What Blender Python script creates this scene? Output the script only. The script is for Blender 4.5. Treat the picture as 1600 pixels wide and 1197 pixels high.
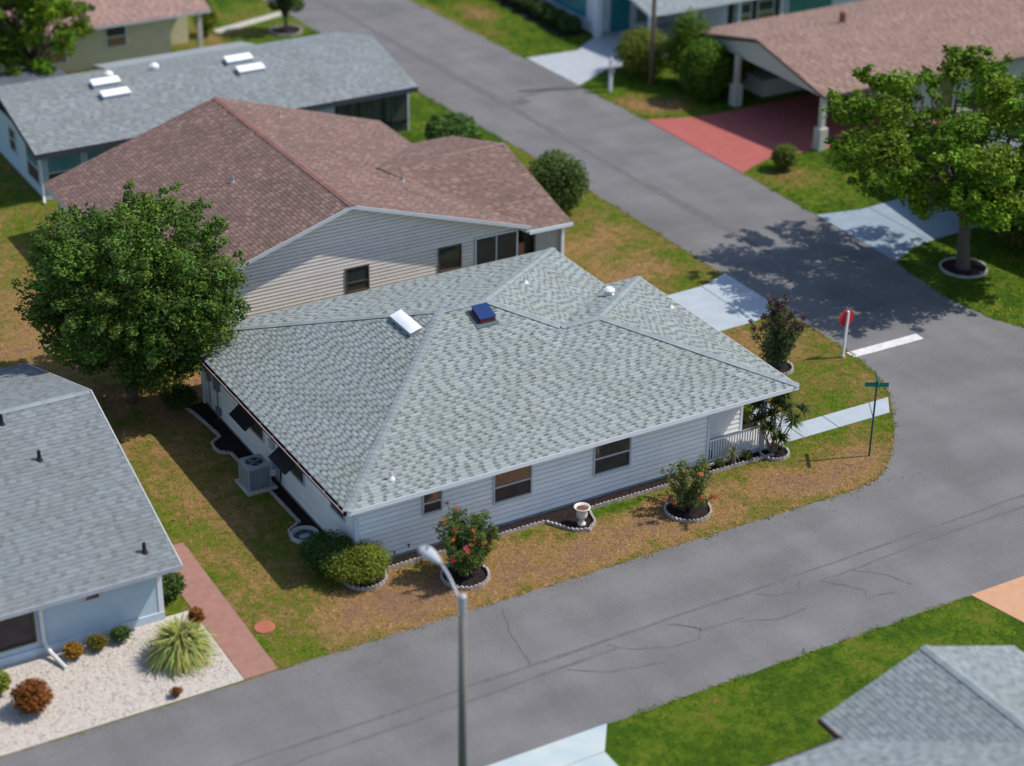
import bpy, bmesh, math, random
import numpy as np
from mathutils import Vector, Matrix

random.seed(11); RNG = np.random.default_rng(11)
for o in list(bpy.data.objects): bpy.data.objects.remove(o)
SC = bpy.context.scene; COL = SC.collection

# ------------------------------------------------------------------ camera, sky, sun, exposure
PITCH, YAW, ROLL = 0.4886, 0.5267, -0.0126
CAM = Vector((-23.16, -49.77, 36.067))
fw = Vector((math.sin(YAW)*math.cos(PITCH), math.cos(YAW)*math.cos(PITCH), -math.sin(PITCH)))
rt = Vector((math.cos(YAW), -math.sin(YAW), 0)); dn = fw.cross(rt)
r2 = rt*math.cos(ROLL)+dn*math.sin(ROLL); d2 = dn*math.cos(ROLL)-rt*math.sin(ROLL)
cd = bpy.data.cameras.new('camera'); cam = bpy.data.objects.new('camera', cd); COL.objects.link(cam)
mw = Matrix((( r2.x, -d2.x, -fw.x, CAM.x), (r2.y, -d2.y, -fw.y, CAM.y), (r2.z, -d2.z, -fw.z, CAM.z), (0,0,0,1)))
cam.matrix_world = mw
cd.sensor_width = 36; cd.lens = 36*3125.4/1600; cd.clip_start = 1; cd.clip_end = 6000
cd.dof.use_dof = True; cd.dof.focus_distance = 71.0; cd.dof.aperture_fstop = 0.155
SC.camera = cam
SUN = Vector((0.71, -0.248, 1.0)).normalized()         # towards the sun
w = bpy.data.worlds.new('World'); SC.world = w; w.use_nodes = True
nt = w.node_tree; bg = nt.nodes['Background']
sky = nt.nodes.new('ShaderNodeTexSky'); sky.sky_type = 'NISHITA'; sky.sun_disc = False
sky.sun_elevation = math.asin(SUN.z); sky.sun_rotation = math.atan2(SUN.x, SUN.y)
sky.dust_density = 0.7; sky.ozone_density = 1.2
nt.links.new(sky.outputs[0], bg.inputs[0]); bg.inputs[1].default_value = 0.15
sl = bpy.data.lights.new('sun', 'SUN'); so = bpy.data.objects.new('sun', sl); COL.objects.link(so)
sl.energy = 4.1; sl.angle = math.radians(0.55); sl.color = (1.0, 0.93, 0.84)
so.rotation_euler = SUN.to_track_quat('Z', 'Y').to_euler(); so.location = (40, -20, 60)
SC.view_settings.view_transform = 'Standard'; SC.view_settings.look = 'None'
SC.view_settings.exposure = 0.15; SC.view_settings.gamma = 1.0
SC.render.engine = 'CYCLES'

# ------------------------------------------------------------------ materials
MATS = {}
def mat(name, rgb, rough=.75, var=.12, scale=3., detail=4., bump=0., bscale=30., spec=.3, metal=0., tint=None, objrand=0., trans=0., rgb2=None, stretch=None, coat=0.):
    if name in MATS: return MATS[name]
    m = bpy.data.materials.new(name); m.use_nodes = True; N = m.node_tree.nodes; L = m.node_tree.links
    p = N['Principled BSDF']; out = N['Material Output']
    tc = N.new('ShaderNodeTexCoord'); vec = tc.outputs['Object']
    if stretch:
        mp = N.new('ShaderNodeMapping'); mp.inputs['Scale'].default_value = stretch; L.new(vec, mp.inputs[0]); vec = mp.outputs[0]
    n = N.new('ShaderNodeTexNoise'); n.inputs['Scale'].default_value = scale; n.inputs['Detail'].default_value = detail; L.new(vec, n.inputs['Vector'])
    mr = N.new('ShaderNodeMapRange'); mr.inputs[1].default_value = .25; mr.inputs[2].default_value = .75
    L.new(n.outputs[0], mr.inputs[0])
    mx = N.new('ShaderNodeMix'); mx.data_type = 'RGBA'; L.new(mr.outputs[0], mx.inputs[0])
    lo = [c*(1-var) for c in rgb]; hi = [min(1, c*(1+var)) for c in rgb]
    if rgb2: lo, hi = rgb, rgb2
    mx.inputs[6].default_value = (*lo, 1); mx.inputs[7].default_value = (*hi, 1)
    colr = mx.outputs[2]
    if tint:
        a = N.new('ShaderNodeAttribute'); a.attribute_name = tint
        m2 = N.new('ShaderNodeMix'); m2.data_type = 'RGBA'; m2.blend_type = 'MULTIPLY'; m2.inputs[0].default_value = 1
        L.new(colr, m2.inputs[6]); L.new(a.outputs['Color'], m2.inputs[7]); colr = m2.outputs[2]
    if objrand:
        oi = N.new('ShaderNodeObjectInfo'); hv = N.new('ShaderNodeHueSaturation'); r = N.new('ShaderNodeMapRange')
        r.inputs[3].default_value = 1-objrand; r.inputs[4].default_value = 1+objrand
        L.new(oi.outputs['Random'], r.inputs[0]); L.new(r.outputs[0], hv.inputs['Value']); L.new(colr, hv.inputs['Color']); colr = hv.outputs[0]
    L.new(colr, p.inputs['Base Color']); p.inputs['Roughness'].default_value = rough
    p.inputs['Specular IOR Level'].default_value = spec; p.inputs['Metallic'].default_value = metal
    p.inputs['Coat Weight'].default_value = coat
    if bump:
        nb = N.new('ShaderNodeTexNoise'); nb.inputs['Scale'].default_value = bscale; nb.inputs['Detail'].default_value = 3; L.new(vec, nb.inputs['Vector'])
        b = N.new('ShaderNodeBump'); b.inputs['Strength'].default_value = bump; b.inputs['Distance'].default_value = .03
        L.new(nb.outputs[0], b.inputs['Height']); L.new(b.outputs[0], p.inputs['Normal'])
    if trans:
        t = N.new('ShaderNodeBsdfTranslucent'); L.new(colr, t.inputs[0]); ms = N.new('ShaderNodeMixShader'); ms.inputs[0].default_value = trans
        L.new(p.outputs[0], ms.inputs[1]); L.new(t.outputs[0], ms.inputs[2]); L.new(ms.outputs[0], out.inputs[0])
    MATS[name] = m; return m

def glass_mat(name, rgb, rough=.04):
    m = mat(name, rgb, rough=rough, var=.25, scale=1.2, spec=.9, coat=.6); return m

def lawn_mat(name, blade):
    if name in MATS: return MATS[name]
    m = bpy.data.materials.new(name); m.use_nodes = True; N = m.node_tree.nodes; L = m.node_tree.links
    p = N['Principled BSDF']; p.inputs['Roughness'].default_value = .9; p.inputs['Specular IOR Level'].default_value = .12
    g = N.new('ShaderNodeNewGeometry'); a = N.new('ShaderNodeAttribute'); a.attribute_name = 'dry'
    def noise(s, d=5, r=.6):
        n = N.new('ShaderNodeTexNoise'); n.inputs['Scale'].default_value = s; n.inputs['Detail'].default_value = d; n.inputs['Roughness'].default_value = r
        L.new(g.outputs['Position'], n.inputs['Vector']); return n.outputs[0]
    def math_(op, x, y):
        k = N.new('ShaderNodeMath'); k.operation = op
        for i, q in enumerate((x, y)):
            if isinstance(q, (int, float)): k.inputs[i].default_value = q
            else: L.new(q, k.inputs[i])
        return k.outputs[0]
    n1 = math_('MULTIPLY', math_('SUBTRACT', noise(.55), .5), 1.3)
    n2 = math_('MULTIPLY', math_('SUBTRACT', noise(2.6), .5), 1.2)
    n3 = math_('MULTIPLY', math_('SUBTRACT', noise(14, 3), .5), .9)
    s = math_('ADD', a.outputs['Fac'], math_('ADD', n1, math_('ADD', n2, n3)))
    cr = N.new('ShaderNodeValToRGB'); L.new(s, cr.inputs[0]); e = cr.color_ramp.elements
    stops = [(0.0, (.040,.085,.004)), (.22, (.080,.135,.006)), (.42, (.120,.128,.018)), (.62, (.195,.135,.042)), (.82, (.275,.165,.066)), (1.0, (.215,.130,.072))]
    e[0].position, e[0].color = stops[0][0], (*stops[0][1], 1); e[1].position, e[1].color = stops[-1][0], (*stops[-1][1], 1)
    for pos, c in stops[1:-1]:
        q = e.new(pos); q.color = (*c, 1)
    colr = cr.outputs[0]
    if blade:
        b = N.new('ShaderNodeAttribute'); b.attribute_name = 'tint'
        m2 = N.new('ShaderNodeMix'); m2.data_type = 'RGBA'; m2.blend_type = 'MULTIPLY'; m2.inputs[0].default_value = 1
        L.new(colr, m2.inputs[6]); L.new(b.outputs['Color'], m2.inputs[7]); colr = m2.outputs[2]
    else:
        fine = N.new('ShaderNodeTexNoise'); fine.inputs['Scale'].default_value = 28; fine.inputs['Detail'].default_value = 4; L.new(g.outputs['Position'], fine.inputs['Vector'])
        bp = N.new('ShaderNodeBump'); bp.inputs['Strength'].default_value = .7; bp.inputs['Distance'].default_value = .06
        L.new(fine.outputs[0], bp.inputs['Height']); L.new(bp.outputs[0], p.inputs['Normal'])
    L.new(colr, p.inputs['Base Color'])
    MATS[name] = m; return m

def asphalt():
    m = bpy.data.materials.new('asphalt'); m.use_nodes = True; N = m.node_tree.nodes; L = m.node_tree.links
    p = N['Principled BSDF']; p.inputs['Roughness'].default_value = .88; p.inputs['Specular IOR Level'].default_value = .2
    g = N.new('ShaderNodeNewGeometry')
    def noise(s, d, sc=(1,1,1)):
        mp = N.new('ShaderNodeMapping'); mp.inputs['Scale'].default_value = sc; L.new(g.outputs['Position'], mp.inputs[0])
        n = N.new('ShaderNodeTexNoise'); n.inputs['Scale'].default_value = s; n.inputs['Detail'].default_value = d; L.new(mp.outputs[0], n.inputs['Vector']); return n.outputs[0]
    def rng(x, a, b, c, d):
        r = N.new('ShaderNodeMapRange'); r.inputs[1].default_value = a; r.inputs[2].default_value = b; r.inputs[3].default_value = c; r.inputs[4].default_value = d; L.new(x, r.inputs[0]); return r.outputs[0]
    def mul(x, y):
        k = N.new('ShaderNodeMath'); k.operation = 'MULTIPLY'; L.new(x, k.inputs[0]); L.new(y, k.inputs[1]); return k.outputs[0]
    v = mul(rng(noise(.35, 6), .3, .7, .84, 1.13), mul(rng(noise(.5, 4, (.12, 1.6, 1)), .3, .7, .92, 1.07), mul(rng(noise(.5, 4, (1.6, .12, 1)), .3, .7, .93, 1.06), rng(noise(30, 8), .3, .7, .66, 1.34))))
    sc = N.new('ShaderNodeVectorMath'); sc.operation = 'SCALE'; sc.inputs[0].default_value = (.161, .158, .159); L.new(v, sc.inputs['Scale'])
    L.new(sc.outputs[0], p.inputs['Base Color'])
    b = N.new('ShaderNodeBump'); b.inputs['Strength'].default_value = .5; b.inputs['Distance'].default_value = .015; L.new(noise(60, 3), b.inputs['Height']); L.new(b.outputs[0], p.inputs['Normal'])
    return m

# ------------------------------------------------------------------ object helpers
def thing(name, label, cat, loc=(0,0,0), group=None):
    o = bpy.data.objects.new(name, None); COL.objects.link(o); o.location = loc; o.empty_display_size = .3
    o['label'] = label; o['category'] = cat
    if group: o['group'] = group
    return o
def tag(o, label, cat, group=None):
    o['label'] = label; o['category'] = cat
    if group: o['group'] = group
    return o
def setparent(o, parent):
    o.parent = parent
    if parent is not None and parent.type == 'EMPTY':
        o.matrix_parent_inverse = Matrix.Translation(-parent.location)
def struct(o): o['kind'] = 'structure'; return o
def stuff(o): o['kind'] = 'stuff'; return o
def link(name, me, m, parent=None, smooth=False):
    if m is not None and not me.materials: me.materials.append(m)
    o = bpy.data.objects.new(name, me); COL.objects.link(o)
    if smooth: me.polygons.foreach_set('use_smooth', [True]*len(me.polygons))
    if parent is not None: setparent(o, parent)
    return o

class MB:
    def __init__(s): s.v = []; s.f = []; s.c = []
    def add(s, vs, fs, c=None):
        b = len(s.v); s.v.extend(tuple(x) for x in vs); s.f.extend([tuple(b+i for i in f) for f in fs])
        if c is not None: s.c.extend([c]*len(fs))
        return s
    def box(s, x0, y0, z0, x1, y1, z1, c=None):
        return s.add([(x0,y0,z0),(x1,y0,z0),(x1,y1,z0),(x0,y1,z0),(x0,y0,z1),(x1,y0,z1),(x1,y1,z1),(x0,y1,z1)],
              [(0,3,2,1),(4,5,6,7),(0,1,5,4),(1,2,6,5),(2,3,7,6),(3,0,4,7)], c)
    def obox(s, o, U, V, W, c=None):       # corner + three edge vectors
        o, U, V, W = Vector(o), Vector(U), Vector(V), Vector(W)
        return s.add([o, o+U, o+U+V, o+V, o+W, o+U+W, o+U+V+W, o+V+W], [(0,3,2,1),(4,5,6,7),(0,1,5,4),(1,2,6,5),(2,3,7,6),(3,0,4,7)], c)
    def bar(s, a, b, r=.02, up=(0,0,1), r2=None):
        a, b = Vector(a), Vector(b); d = (b-a).normalized(); up = Vector(up)
        if abs(d.dot(up)) > .95: up = Vector((1,0,0))
        x = d.cross(up).normalized(); y = x.cross(d); r2 = r2 or r
        return s.obox(a-x*r-y*r2, b-a, x*2*r, y*2*r2)
    def tube(s, pts, rad, n=8, cap=True, c=None):
        pts = [Vector(p) for p in pts]; k = len(pts); rad = rad if hasattr(rad, '__len__') else [rad]*k
        vs = []; fs = []
        ref = Vector((0,0,1))
        d0 = (pts[-1]-pts[0]).normalized()
        if abs(d0.dot(ref)) > .9: ref = Vector((1,0,0))
        for i, p in enumerate(pts):
            d = (pts[min(i+1,k-1)]-pts[max(i-1,0)]).normalized(); x = d.cross(ref).normalized(); y = d.cross(x)
            for j in range(n):
                t = 2*math.pi*j/n; vs.append(p+x*math.cos(t)*rad[i]+y*math.sin(t)*rad[i])
        for i in range(k-1):
            for j in range(n): fs.append((i*n+j, i*n+(j+1)%n, (i+1)*n+(j+1)%n, (i+1)*n+j))
        if cap: fs += [tuple(range(n-1,-1,-1)), tuple((k-1)*n+j for j in range(n))]
        return s.add(vs, fs, c)
    def lathe(s, prof, cx=0, cy=0, cz=0, n=24, cap=True):
        vs = []; fs = []
        for r, z in prof:
            for j in range(n): t = 2*math.pi*j/n; vs.append((cx+r*math.cos(t), cy+r*math.sin(t), cz+z))
        k = len(prof)
        for i in range(k-1):
            for j in range(n): fs.append((i*n+j, i*n+(j+1)%n, (i+1)*n+(j+1)%n, (i+1)*n+j))
        if cap: fs += [tuple(range(n-1,-1,-1)), tuple((k-1)*n+j for j in range(n))]
        return s.add(vs, fs)
    def prism(s, pts, dz):                 # polygon (3d pts, counter-clockwise from above), extruded down by dz
        n = len(pts); pts = [Vector(p) for p in pts]; low = [p-Vector((0,0,dz)) for p in pts]
        return s.add(pts+low, [tuple(range(n)), tuple(range(2*n-1,n-1,-1))]+[(i, n+i, n+(i+1)%n, (i+1)%n) for i in range(n)])
    def mesh(s, name):
        me = bpy.data.meshes.new(name); me.from_pydata(s.v, [], s.f); me.update()
        if s.c and len(s.c) == len(s.f):
            at = me.attributes.new('tint', 'FLOAT_COLOR', 'FACE')
            at.data.foreach_set('color', np.array([(*c, 1) for c in s.c], dtype=np.float32).ravel())
        return me
    def build(s, name, m, parent=None, smooth=False, bevel=0):
        o = link(name, s.mesh(name), m, parent, smooth)
        if bevel:
            b = o.modifiers.new('bevel', 'BEVEL'); b.width = bevel; b.segments = 1; b.limit_method = 'ANGLE'
        return o

def np_mesh(name, V, F, attrs=()):        # V (n,3), F (m,k) all faces the same size
    me = bpy.data.meshes.new(name); n, k = F.shape
    me.vertices.add(len(V)); me.vertices.foreach_set('co', V.astype(np.float32).ravel())
    me.loops.add(n*k); me.loops.foreach_set('vertex_index', F.astype(np.int32).ravel())
    me.polygons.add(n); me.polygons.foreach_set('loop_start', np.arange(0, n*k, k, dtype=np.int32)); me.polygons.foreach_set('loop_total', np.full(n, k, dtype=np.int32))
    for nm, typ, dom, key, data in attrs:
        a = me.attributes.new(nm, typ, dom); a.data.foreach_set(key, data.astype(np.float32).ravel())
    me.update(calc_edges=True); return me

def inpoly(x, y, poly):
    r = np.zeros(np.shape(x), bool); n = len(poly)
    for i in range(n):
        x0, y0 = poly[i]; x1, y1 = poly[(i+1) % n]
        c = ((y0 > y) != (y1 > y)); xi = (x1-x0)*(y-y0)/((y1-y0) or 1e-9)+x0
        r ^= c & (x < xi)
    return r

def sheet(name, poly, z, m, parent=None, jitter=0, step=.5):
    if jitter:
        out = []
        for i, (a, b) in enumerate(zip(poly, poly[1:]+poly[:1])):
            L = math.hypot(b[0]-a[0], b[1]-a[1]); k = max(1, int(L/step)) if L < 60 else int(L/step)
            for j in range(k):
                t = j/k; nx, ny = -(b[1]-a[1])/L, (b[0]-a[0])/L; q = random.uniform(-jitter, jitter) if j else 0
                out.append((a[0]+(b[0]-a[0])*t+nx*q, a[1]+(b[1]-a[1])*t+ny*q))
        poly = out
    bm = bmesh.new(); f = bm.faces.new([bm.verts.new((x, y, z)) for x, y in poly])
    f.normal_update()
    if f.normal.z < 0: f.normal_flip(); f.normal_update()
    bmesh.ops.triangulate(bm, faces=[f]); bm.normal_update()
    for q in bm.faces:
        if q.normal.z < 0: q.normal_flip()
    me = bpy.data.meshes.new(name); bm.to_mesh(me); bm.free()
    return link(name, me, m, parent)

def clip(poly, a, b, c):                   # keep a*u+b*v <= c
    out = []
    for i in range(len(poly)):
        p, q = poly[i], poly[(i+1) % len(poly)]; dp = a*p[0]+b*p[1]-c; dq = a*q[0]+b*q[1]-c
        if dp <= 1e-9: out.append(p)
        if (dp < -1e-9 and dq > 1e-9) or (dp > 1e-9 and dq < -1e-9):
            t = dp/(dp-dq); out.append((p[0]+(q[0]-p[0])*t, p[1]+(q[1]-p[1])*t))
    return out
def clip_poly(sub, conv):                  # conv counter-clockwise convex
    for i in range(len(conv)):
        p, q = conv[i], conv[(i+1) % len(conv)]; ex, ey = q[0]-p[0], q[1]-p[1]
        sub = clip(sub, ey, -ex, ey*p[0]-ex*p[1])
        if len(sub) < 3: return []
    return sub

def shingles(mb, pts, row, cols, gapcol, thick=.020, gap=(.13,.22), tab=(.20,.40), dark=.55, seed=1, vmax_single=None, singles=None):
    """tabs on one roof plane; pts: 3-d corners, the first two on the eave (left to right seen from outside)."""
    rr = random.Random(seed); P = [Vector(p) for p in pts]
    U = (P[1]-P[0]).normalized(); n = None
    for k in range(2, len(P)):
        c = U.cross(P[k]-P[0])
        if c.length > 1e-3: n = c.normalized(); break
    V = n.cross(U); O = P[0]
    q = [((p-O).dot(U), (p-O).dot(V)) for p in P]
    ar = sum(q[i][0]*q[(i+1)%len(q)][1]-q[(i+1)%len(q)][0]*q[i][1] for i in range(len(q)))
    if ar < 0: q = q[::-1]
    umin, umax = min(a[0] for a in q), max(a[0] for a in q); vmin, vmax = min(a[1] for a in q), max(a[1] for a in q)
    def put(poly2, v0, v1, t0, t1, c):
        h = lambda v: t0+(t1-t0)*(v-v0)/(v1-v0)
        top = [O+U*a+V*b+n*h(b) for a, b in poly2]; low = [O+U*a+V*b-n*.002 for a, b in poly2]; k = len(top)
        mb.add(top+low, [tuple(range(k))]+[(i, k+i, k+(i+1)%k, (i+1)%k) for i in range(k)], c)
    r0 = int(math.floor(vmin/row)); r = r0
    while r*row < vmax:
        v0, v1 = r*row, (r+1)*row
        base = clip_poly([(umin,v0),(umax,v0),(umax,v1),(umin,v1)], q)
        if base:
            g = rr.uniform(.94, 1.06); c0 = cols[0]; put(base, v0, v1, thick*.55, .002, tuple(x*g*.93 for x in c0))
            u = umin-rr.uniform(0, .5)
            while u < umax:
                wd = rr.uniform(*tab); t = clip_poly([(u,v0-.004),(u+wd,v0-.004),(u+wd,v1),(u,v1)], q); c0 = rr.choice(cols); g = rr.uniform(.92, 1.08); c = tuple(x*g for x in c0)
                gp = rr.uniform(*gap)
                if t:
                    if singles is not None and v0 < vmax_single and len(t) == 4 and len(singles) < 300 and u > umin+.3 and u+wd < umax-.3:
                        singles.append((O+U*u+V*(v0-.004), U, V, n, wd, row))
                    else: put(t, v0, v1, thick, thick*.40, c)
                if dark:
                    d = clip_poly([(u+wd,v0),(u+wd+gp,v0),(u+wd+gp,v0+row*dark),(u+wd,v0+row*dark)], q); g = rr.uniform(.8, 1.3)
                    if d: put(d, v0, v1, thick*.55+.003, .005, tuple(x*g for x in gapcol))
                u += wd+gp
        r += 1

def siding(parent, o, U, N, lo, hi, z0, z1, exp, openings, m, name='siding_board', d0=.030, d1=.006, gap=0):
    """lap boards on a wall: lo(z), hi(z) give the ends along U; openings (u0,u1,za,zb) stay free; each board is an object."""
    o, U, N = Vector(o), Vector(U), Vector(N); z = z0; Z = Vector((0,0,1))
    while z < z1-.005:
        zt = min(z+exp, z1); br = sorted({z, zt, *[e for op in openings for e in op[2:4] if z+.01 < e < zt-.01]})
        for a, b in zip(br, br[1:]):
            ua, ub = min(lo(a), lo(b)) if False else lo(a), hi(a); ta, tb = lo(b), hi(b); mid = (a+b)/2
            cuts = sorted([(op[0], op[1]) for op in openings if op[2] < mid < op[3]])
            segs = []; s0, s1 = ua, ta
            for c in cuts: segs.append((s0, s1, c[0], c[0])); s0 = s1 = c[1]
            segs.append((s0, s1, ub, tb))
            for (a0, a1, b0, b1) in segs:
                if max(b0-a0, b1-a1) < .03: continue
                if b1 < a1: a1 = b1 = (a1+b1)/2
                da = d0+(d1-d0)*(a-z)/exp; db = d0+(d1-d0)*(b-z)/exp; zz = b-gap if gap and b > zt-.001 and zt < z1-.01 else b+.004
                vs = [o+U*a0+Z*a, o+U*b0+Z*a, o+U*b0+Z*a+N*da, o+U*a0+Z*a+N*da, o+U*a1+Z*zz, o+U*b1+Z*zz, o+U*b1+Z*zz+N*db, o+U*a1+Z*zz+N*db]
                MB().add(vs, [(0,1,2,3),(7,6,5,4),(3,2,6,7),(0,3,7,4),(2,1,5,6),(1,0,4,5)]).build(name, m, parent)
        z += exp

def window(parent, o, U, N, u0, u1, z0, z1, fm, gm, sm=None, rail=.5, vert=0, fw=.06, proud=.058):
    o, U, N = Vector(o), Vector(U), Vector(N); Z = Vector((0,0,1))
    def bx(mb, a, b, c, d, n0, n1): return mb.obox(o+U*a+Z*c+N*n0, U*(b-a), N*(n1-n0), Z*(d-c))
    f = MB(); bx(f, u0, u0+fw, z0, z1, 0, proud); bx(f, u1-fw, u1, z0, z1, 0, proud); bx(f, u0+fw, u1-fw, z1-fw, z1, 0, proud); bx(f, u0+fw, u1-fw, z0, z0+fw, 0, proud+.012)
    w_ = bx(MB(), u0+fw, u1-fw, z0+fw, z1-fw, .001, .003).build('window', sm or gm, parent)
    f.build('frame', fm, w_)
    if rail:
        zr = z0+(z1-z0)*rail
        bx(MB(), u0+fw, u1-fw, zr-.025, zr+.025, .004, proud-.012).build('sash_rail', fm, w_)
        bx(MB(), u0+fw, u1-fw, zr+.025, z1-fw, .012, .016).build('pane', gm, w_)
        bx(MB(), u0+fw, u1-fw, z0+fw, zr-.025, .008, .012).build('pane' if not sm else 'insect_screen', sm or gm, w_)
    else: bx(MB(), u0+fw, u1-fw, z0+fw, z1-fw, .010, .014).build('pane', gm, w_)
    for k in range(vert):
        u = u0+(u1-u0)*(k+1)/(vert+1); bx(MB(), u-.02, u+.02, z0+fw, z1-fw, .017, proud-.01).build('mullion', fm, w_)
    return w_

# ------------------------------------------------------------------ palette
WHITE = (.70,.73,.76)
m_sid = mat('white_siding', (.81,.83,.84), rough=.5, var=.05, scale=1.5, objrand=.045)
m_trim = mat('white_trim', (.68,.71,.74), rough=.45, var=.05)
m_soffit = mat('soffit_white', (.62,.64,.66), rough=.6, var=.04)
m_glass = mat('reflective_glass', (.26,.23,.20), rough=.03, var=.1, scale=1.5, metal=.75, bump=.06, bscale=1.3)
m_screen = mat('insect_screen_mesh', (.055,.045,.042), rough=.55, var=.25, scale=2)
m_alum = mat('aluminium_frame', (.50,.52,.54), rough=.4, var=.06)
m_found = mat('concrete_foundation', (.24,.25,.26), rough=.9, var=.2, scale=2)
m_gutter = mat('brown_gutter', (.055,.022,.020), rough=.4, var=.15)
m_gutlip = mat('gutter_lip', (.45,.33,.33), rough=.4, var=.1)
m_black = mat('black_metal', (.018,.018,.022), rough=.45, var=.2)
m_conc = mat('pale_concrete', (.36,.41,.45), rough=.85, var=.09, scale=1.2, detail=8, bump=.1, bscale=50)
m_concshade = mat('grey_concrete', (.34,.38,.42), rough=.85, var=.1, scale=1.5, bump=.1, bscale=50)
m_stone = mat('edging_concrete', (.37,.335,.31), rough=.9, var=.2, scale=9, bump=.3, bscale=40, objrand=.12)
m_mulch = mat('dark_mulch', (.020,.013,.012), rough=.95, var=.5, scale=9, bump=.9, bscale=25)
m_chip = mat('mulch_chip', (.032,.020,.017), rough=.95, var=.3, tint='tint')
m_bark = mat('bark', (.11,.085,.070), rough=.95, var=.35, scale=6, bump=.8, bscale=14, stretch=(3,3,.6))
m_red = mat('red_paint', (.52,.015,.02), rough=.5, var=.06)
m_shing = mat('grey_shingles', (.80,.815,.77), rough=.95, scale=.55, detail=9, tint='tint', spec=.1, rgb2=(.90,.90,.93), bump=.5, bscale=60)
m_shing1 = mat('grey_shingle_tab', (.266,.302,.298), rough=.95, var=.12, scale=6, spec=.1, objrand=.08)
m_cap = mat('ridge_cap_shingle', (.235,.272,.280), rough=.95, var=.14, scale=4, spec=.1, objrand=.10)
m_bshing = mat('brown_shingles', (.9,.9,.9), rough=.95, var=.14, scale=.8, detail=8, tint='tint', spec=.1)
m_bsid = mat('beige_siding', (.77,.69,.63), rough=.55, var=.05, objrand=.03)
m_beige = mat('beige_stucco', (.60,.54,.36), rough=.85, var=.07, scale=2)
m_bluewall = mat('pale_blue_wall', (.42,.53,.60), rough=.7, var=.05)
m_bframe = mat('bronze_frame', (.10,.075,.045), rough=.5, var=.1)
M_ASPH = asphalt()
M_LAWN = lawn_mat('lawn_soil', False); M_BLADE = lawn_mat('grass_blades', True)
def leafmat(name, rgb, trans=.28): return mat(name, rgb, rough=.6, var=.25, scale=.9, spec=.14, tint='tint', trans=trans)

# ------------------------------------------------------------------ layout of the ground
ROAD = [(-70,-10.75),(90,-10.9),(90,-3.75),(45,-3.75),(39,-2.9),(34.6,-.4),(32.2,1.9),(31.1,4.2),(30.8,6.7),(31.0,9.2),(31.3,11),(31.35,22.3),(31.2,30.4),(30.9,36.6),(30.6,41.5),(29.9,55),(28.5,80),(26.5,120),
        (19,120),(21,80),(22.3,55),(22.8,41),(23.5,30),(23.75,22),(23.85,13),(24.0,8),(24.05,5.8),(24.0,4.0),(23.65,2.4),(23.1,1.1),(21.9,-.6),(20.6,-2.1),(19.5,-3.1),(18.7,-3.6),(17.6,-3.8),(-70,-3.7)]
DRIVE = [(16.4,8.65),(20.65,8.7),(22.4,8.75),(23.4,9.05),(24.0,9.9),(23.95,13.2),(22.7,12.65),(20.5,12.5),(16.4,12.4)]
WALK = [(17.0,.05),(22.2,.03),(22.95,1.0),(17.0,1.02)]
RDRIVE = [(31.25,10.6),(33.05,11.5),(36.0,11.8),(40,11.9),(40,16.3),(36,16.1),(33.5,15.95),(31.3,16.4)]
REDDRIVE = [(31.3,22.2),(33.7,23.2),(36.3,22.9),(46,22.9),(46,29.6),(33.9,29.5),(31.2,30.5)]
TDRIVE = [(30.9,36.5),(33.6,38.0),(42,38.2),(42,43.3),(36.3,43.3),(33.9,41.5),(30.65,41.7)]
PEACH = [(16.65,-10.8),(30,-10.85),(30,-22),(19,-22)]
LOWDRIVE = [(-1.6,-10.78),(2.85,-10.78),(2.1,-11.85),(2.0,-25),(-1.4,-25)]
BRICKP = [(-5.5,-3.72),(-4.42,-3.72),(-4.3,4.3),(-5.5,4.3)]
GRAVEL = [(-40,-3.72),(-5.52,-3.72),(-5.52,.5),(-40,.5)]
HOUSES = [(0,0,16.4,13.9),(0,16.9,16.3,30.6),(12,17,18.2,26),(.9,34.6,19.9,43.5),(-40,.4,-6.4,14.5),(6.4,-30,13.2,-16.1),(-20,-40,6.5,-17.2),(36.4,22.9,60,34),(36.4,38.5,60,60),(3,51,16,62),(37.5,4.5,60,17)]
BEDS = {'front': [(.3,.1),(.5,-.45),(3.2,-.42),(5.6,-.44),(6.9,-.44),(7.2,-.95),(7.5,-1.42),(7.95,-1.6),(8.4,-1.25),(8.6,-.44),(11.8,-.45),(14.2,-.45),(16.4,-.48),(16.3,.1)],
        'side': [(.1,.1),(.1,13.1),(-.8,13.1),(-.66,12.3),(-.55,11),(-.5,10.3),(-.92,10.0),(-1.02,9.6),(-.92,9.2),(-.62,9.0),(-.60,7.7),(-.5,7.0),(-.45,5.6),(-.42,3.55),(-.95,3.2),(-1.1,2.7),(-.85,2.2),(-.45,2.1),(-.45,.1)]}
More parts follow.
